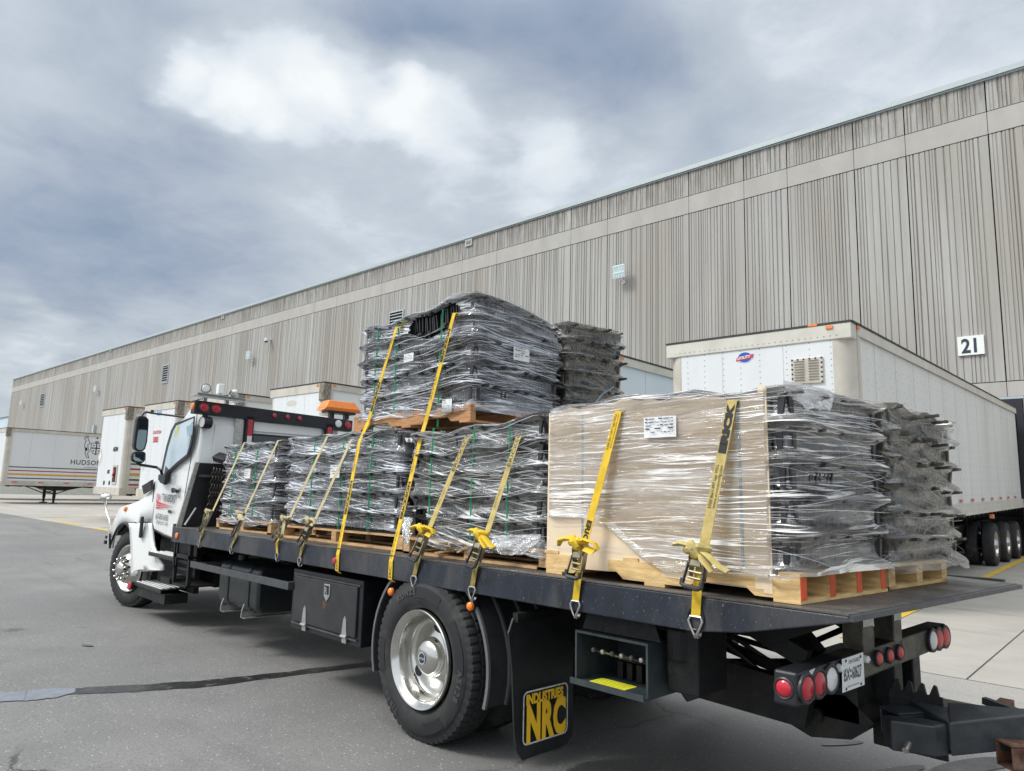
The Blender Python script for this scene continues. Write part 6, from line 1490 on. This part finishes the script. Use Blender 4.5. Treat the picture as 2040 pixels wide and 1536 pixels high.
S = [  # hook px, ratchet bottom px, ratchet top px, strap top px, y of load face, back run height, upper mat, lower mat, knot kind, scale, label
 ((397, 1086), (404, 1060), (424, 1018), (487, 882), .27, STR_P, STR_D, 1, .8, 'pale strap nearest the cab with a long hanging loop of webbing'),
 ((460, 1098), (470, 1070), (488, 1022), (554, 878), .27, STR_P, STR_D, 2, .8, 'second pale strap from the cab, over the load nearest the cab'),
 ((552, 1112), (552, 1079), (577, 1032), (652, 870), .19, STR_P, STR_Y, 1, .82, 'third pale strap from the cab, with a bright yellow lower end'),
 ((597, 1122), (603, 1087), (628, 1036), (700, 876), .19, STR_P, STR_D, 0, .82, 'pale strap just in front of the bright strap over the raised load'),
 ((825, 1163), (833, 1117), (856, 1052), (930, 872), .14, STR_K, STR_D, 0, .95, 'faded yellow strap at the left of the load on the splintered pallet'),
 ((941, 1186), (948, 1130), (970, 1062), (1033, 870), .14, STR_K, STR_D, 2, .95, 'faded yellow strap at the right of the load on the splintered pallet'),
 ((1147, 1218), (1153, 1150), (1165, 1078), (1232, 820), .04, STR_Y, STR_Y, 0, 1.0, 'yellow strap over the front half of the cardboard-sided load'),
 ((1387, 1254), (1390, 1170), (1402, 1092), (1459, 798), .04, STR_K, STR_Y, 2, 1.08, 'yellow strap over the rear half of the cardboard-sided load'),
]
for i, (hk, rb, rt, tp, fy, mu, ml, kk, s, lab) in enumerate(S):
    h_ = PT(*hk, 1, FY_); b_ = PT(*rb, 1, FY_-.012); t_ = PT(*rt, 1, FY_-.01+.3*(fy+.04)); T_ = PT(*tp, 1, fy)
    r = troot('cargo_strap', h_); tag(r, lab, 'cargo strap', 'ratchet straps over the wrapped loads')
    wd = .048*s
    m = MB(); pts = [T_+Vector((.02, .62, .0)), T_+Vector((.005, .05, .012)), T_, T_.lerp(t_, .5), t_]; ribbon3(m, pts, wd, [(0, 0, 1), (0, -.2, 1), (0, -1, .5), (0, -1, .1), (0, -1, .1)]); up = m.build('webbing', mu, r)
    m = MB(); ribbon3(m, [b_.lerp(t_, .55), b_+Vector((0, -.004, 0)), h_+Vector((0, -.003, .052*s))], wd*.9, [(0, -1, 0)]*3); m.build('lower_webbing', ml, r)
    ratchet(r, b_, t_.lerp(b_, .05), s, i % 2); knot(r, t_+Vector((0, -.015, .0)), s, mu if i > 5 or i < 4 else STR_Y, i, kk); jhook(r, h_, s)
    f = r
    if i == 4: letter_run(up, t_, T_, 'ERICKSON', .042, INK, .62, sx_=1.5)
    if i == 5: letter_run(up, t_, T_, 'ERICKSON', .042, INK, .68, sx_=1.4)
    if i == 6:
        letter_run(up, t_, T_, '3300 lbs/1497 kgs WLL', .02, INK, .70, .009, sx_=1.05); letter_run(up, t_, T_, 'www.ericksonmfg.com', .018, INK, .72, -.010, sx_=1.1); letter_run(up, t_, T_, 'ERICKSON', .042, INK, .16, sx_=1.3, off=.002, flip=True)
    if i == 7:
        letter_run(up, t_, T_, 'ERICK', .048, INK, .64, sx_=1.7, off=.004); letter_run(up, t_, T_, '3300 lbs/1497 kgs WLL', .021, INK, .26, .010, sx_=1.05); letter_run(up, t_, T_, 'www.ericksonmfg.com', .019, INK, .27, -.010, sx_=1.15)
    if 2 < i < 6 or i < 3: letter_run(up, t_, T_, '3300 lbs/1497 kgs WLL', .014, STR_D if False else INK, .25, .007, sx_=.95)
# d-ring where the rearmost hook sits
h_ = PT(1387, 1232, 1, -.036); m = MB(); m.tube([h_+Vector((.04*math.cos(t), -.004, .05*math.sin(t))) for t in [2*math.pi*k/20 for k in range(21)]], .005, 6, cap=False); m.build('tie_ring', BLK, truck, smooth=True)
LONG = [((671, 1137), (716, 880), (733, 842), (790, 652), 'long bright yellow strap over the left part of the highest stack'), ((777, 1154), (836, 880), (848, 840), (905, 624), 'long bright yellow strap over the right part of the highest stack')]
for i, (hk, m1, m2_, tp, lab) in enumerate(LONG):
    a = PT(*hk, 1, -.042); b = PT(*m1, 1, .17); c = PT(*m2_, 1, .235); T_ = PT(*tp, 1, .245)
    r = troot('cargo_strap', a); tag(r, lab, 'cargo strap', 'ratchet straps over the wrapped loads')
    m = MB(); ribbon3(m, [T_+Vector((.03, .75, -.02)), T_+Vector((.005, .05, .012)), T_, c, b, a+Vector((0, 0, .12)), a+Vector((0, 0, .0)), a+Vector((0, .03, -.02))], .046, [(0, 0, 1), (0, -.2, 1), (0, -1, .5), (0, -1, .2), (0, -1, .2), (0, -1, 0), (0, -1, 0), (0, 0, -1)]); up = m.build('webbing', STR_Y, r)
    a2 = a+Vector((0, 0, .12))
    letter_run(up, a2, b, 'ERICKSON', .040, INK, .34, sx_=1.45, off=.002)
    letter_run(up, c, T_, 'ERICKSON', .040, INK, .12 if i == 0 else .55, sx_=1.35, off=.002)
    letter_run(up, c, b, 'ERICKSON', .040, INK, .1, sx_=1.2, off=.002, flip=True) if False else None
    letter_run(up, a2, b, '3300 lbs/1497 kgs WLL', .02, INK, .05 if i == 0 else .02, .008, sx_=1.); letter_run(up, a2, b, '3300 lbs/1497 kgs WLL', .02, INK, .72, .008, sx_=1.)
    letter_run(up, c, T_, '3300 lbs/1497 kgs WLL', .02, INK, .68 if i == 0 else .2, .008, sx_=.95)
    letter_run(up, a+Vector((0, 0, .0)), a2, 'ERIC', .04, INK, .06, sx_=1.)
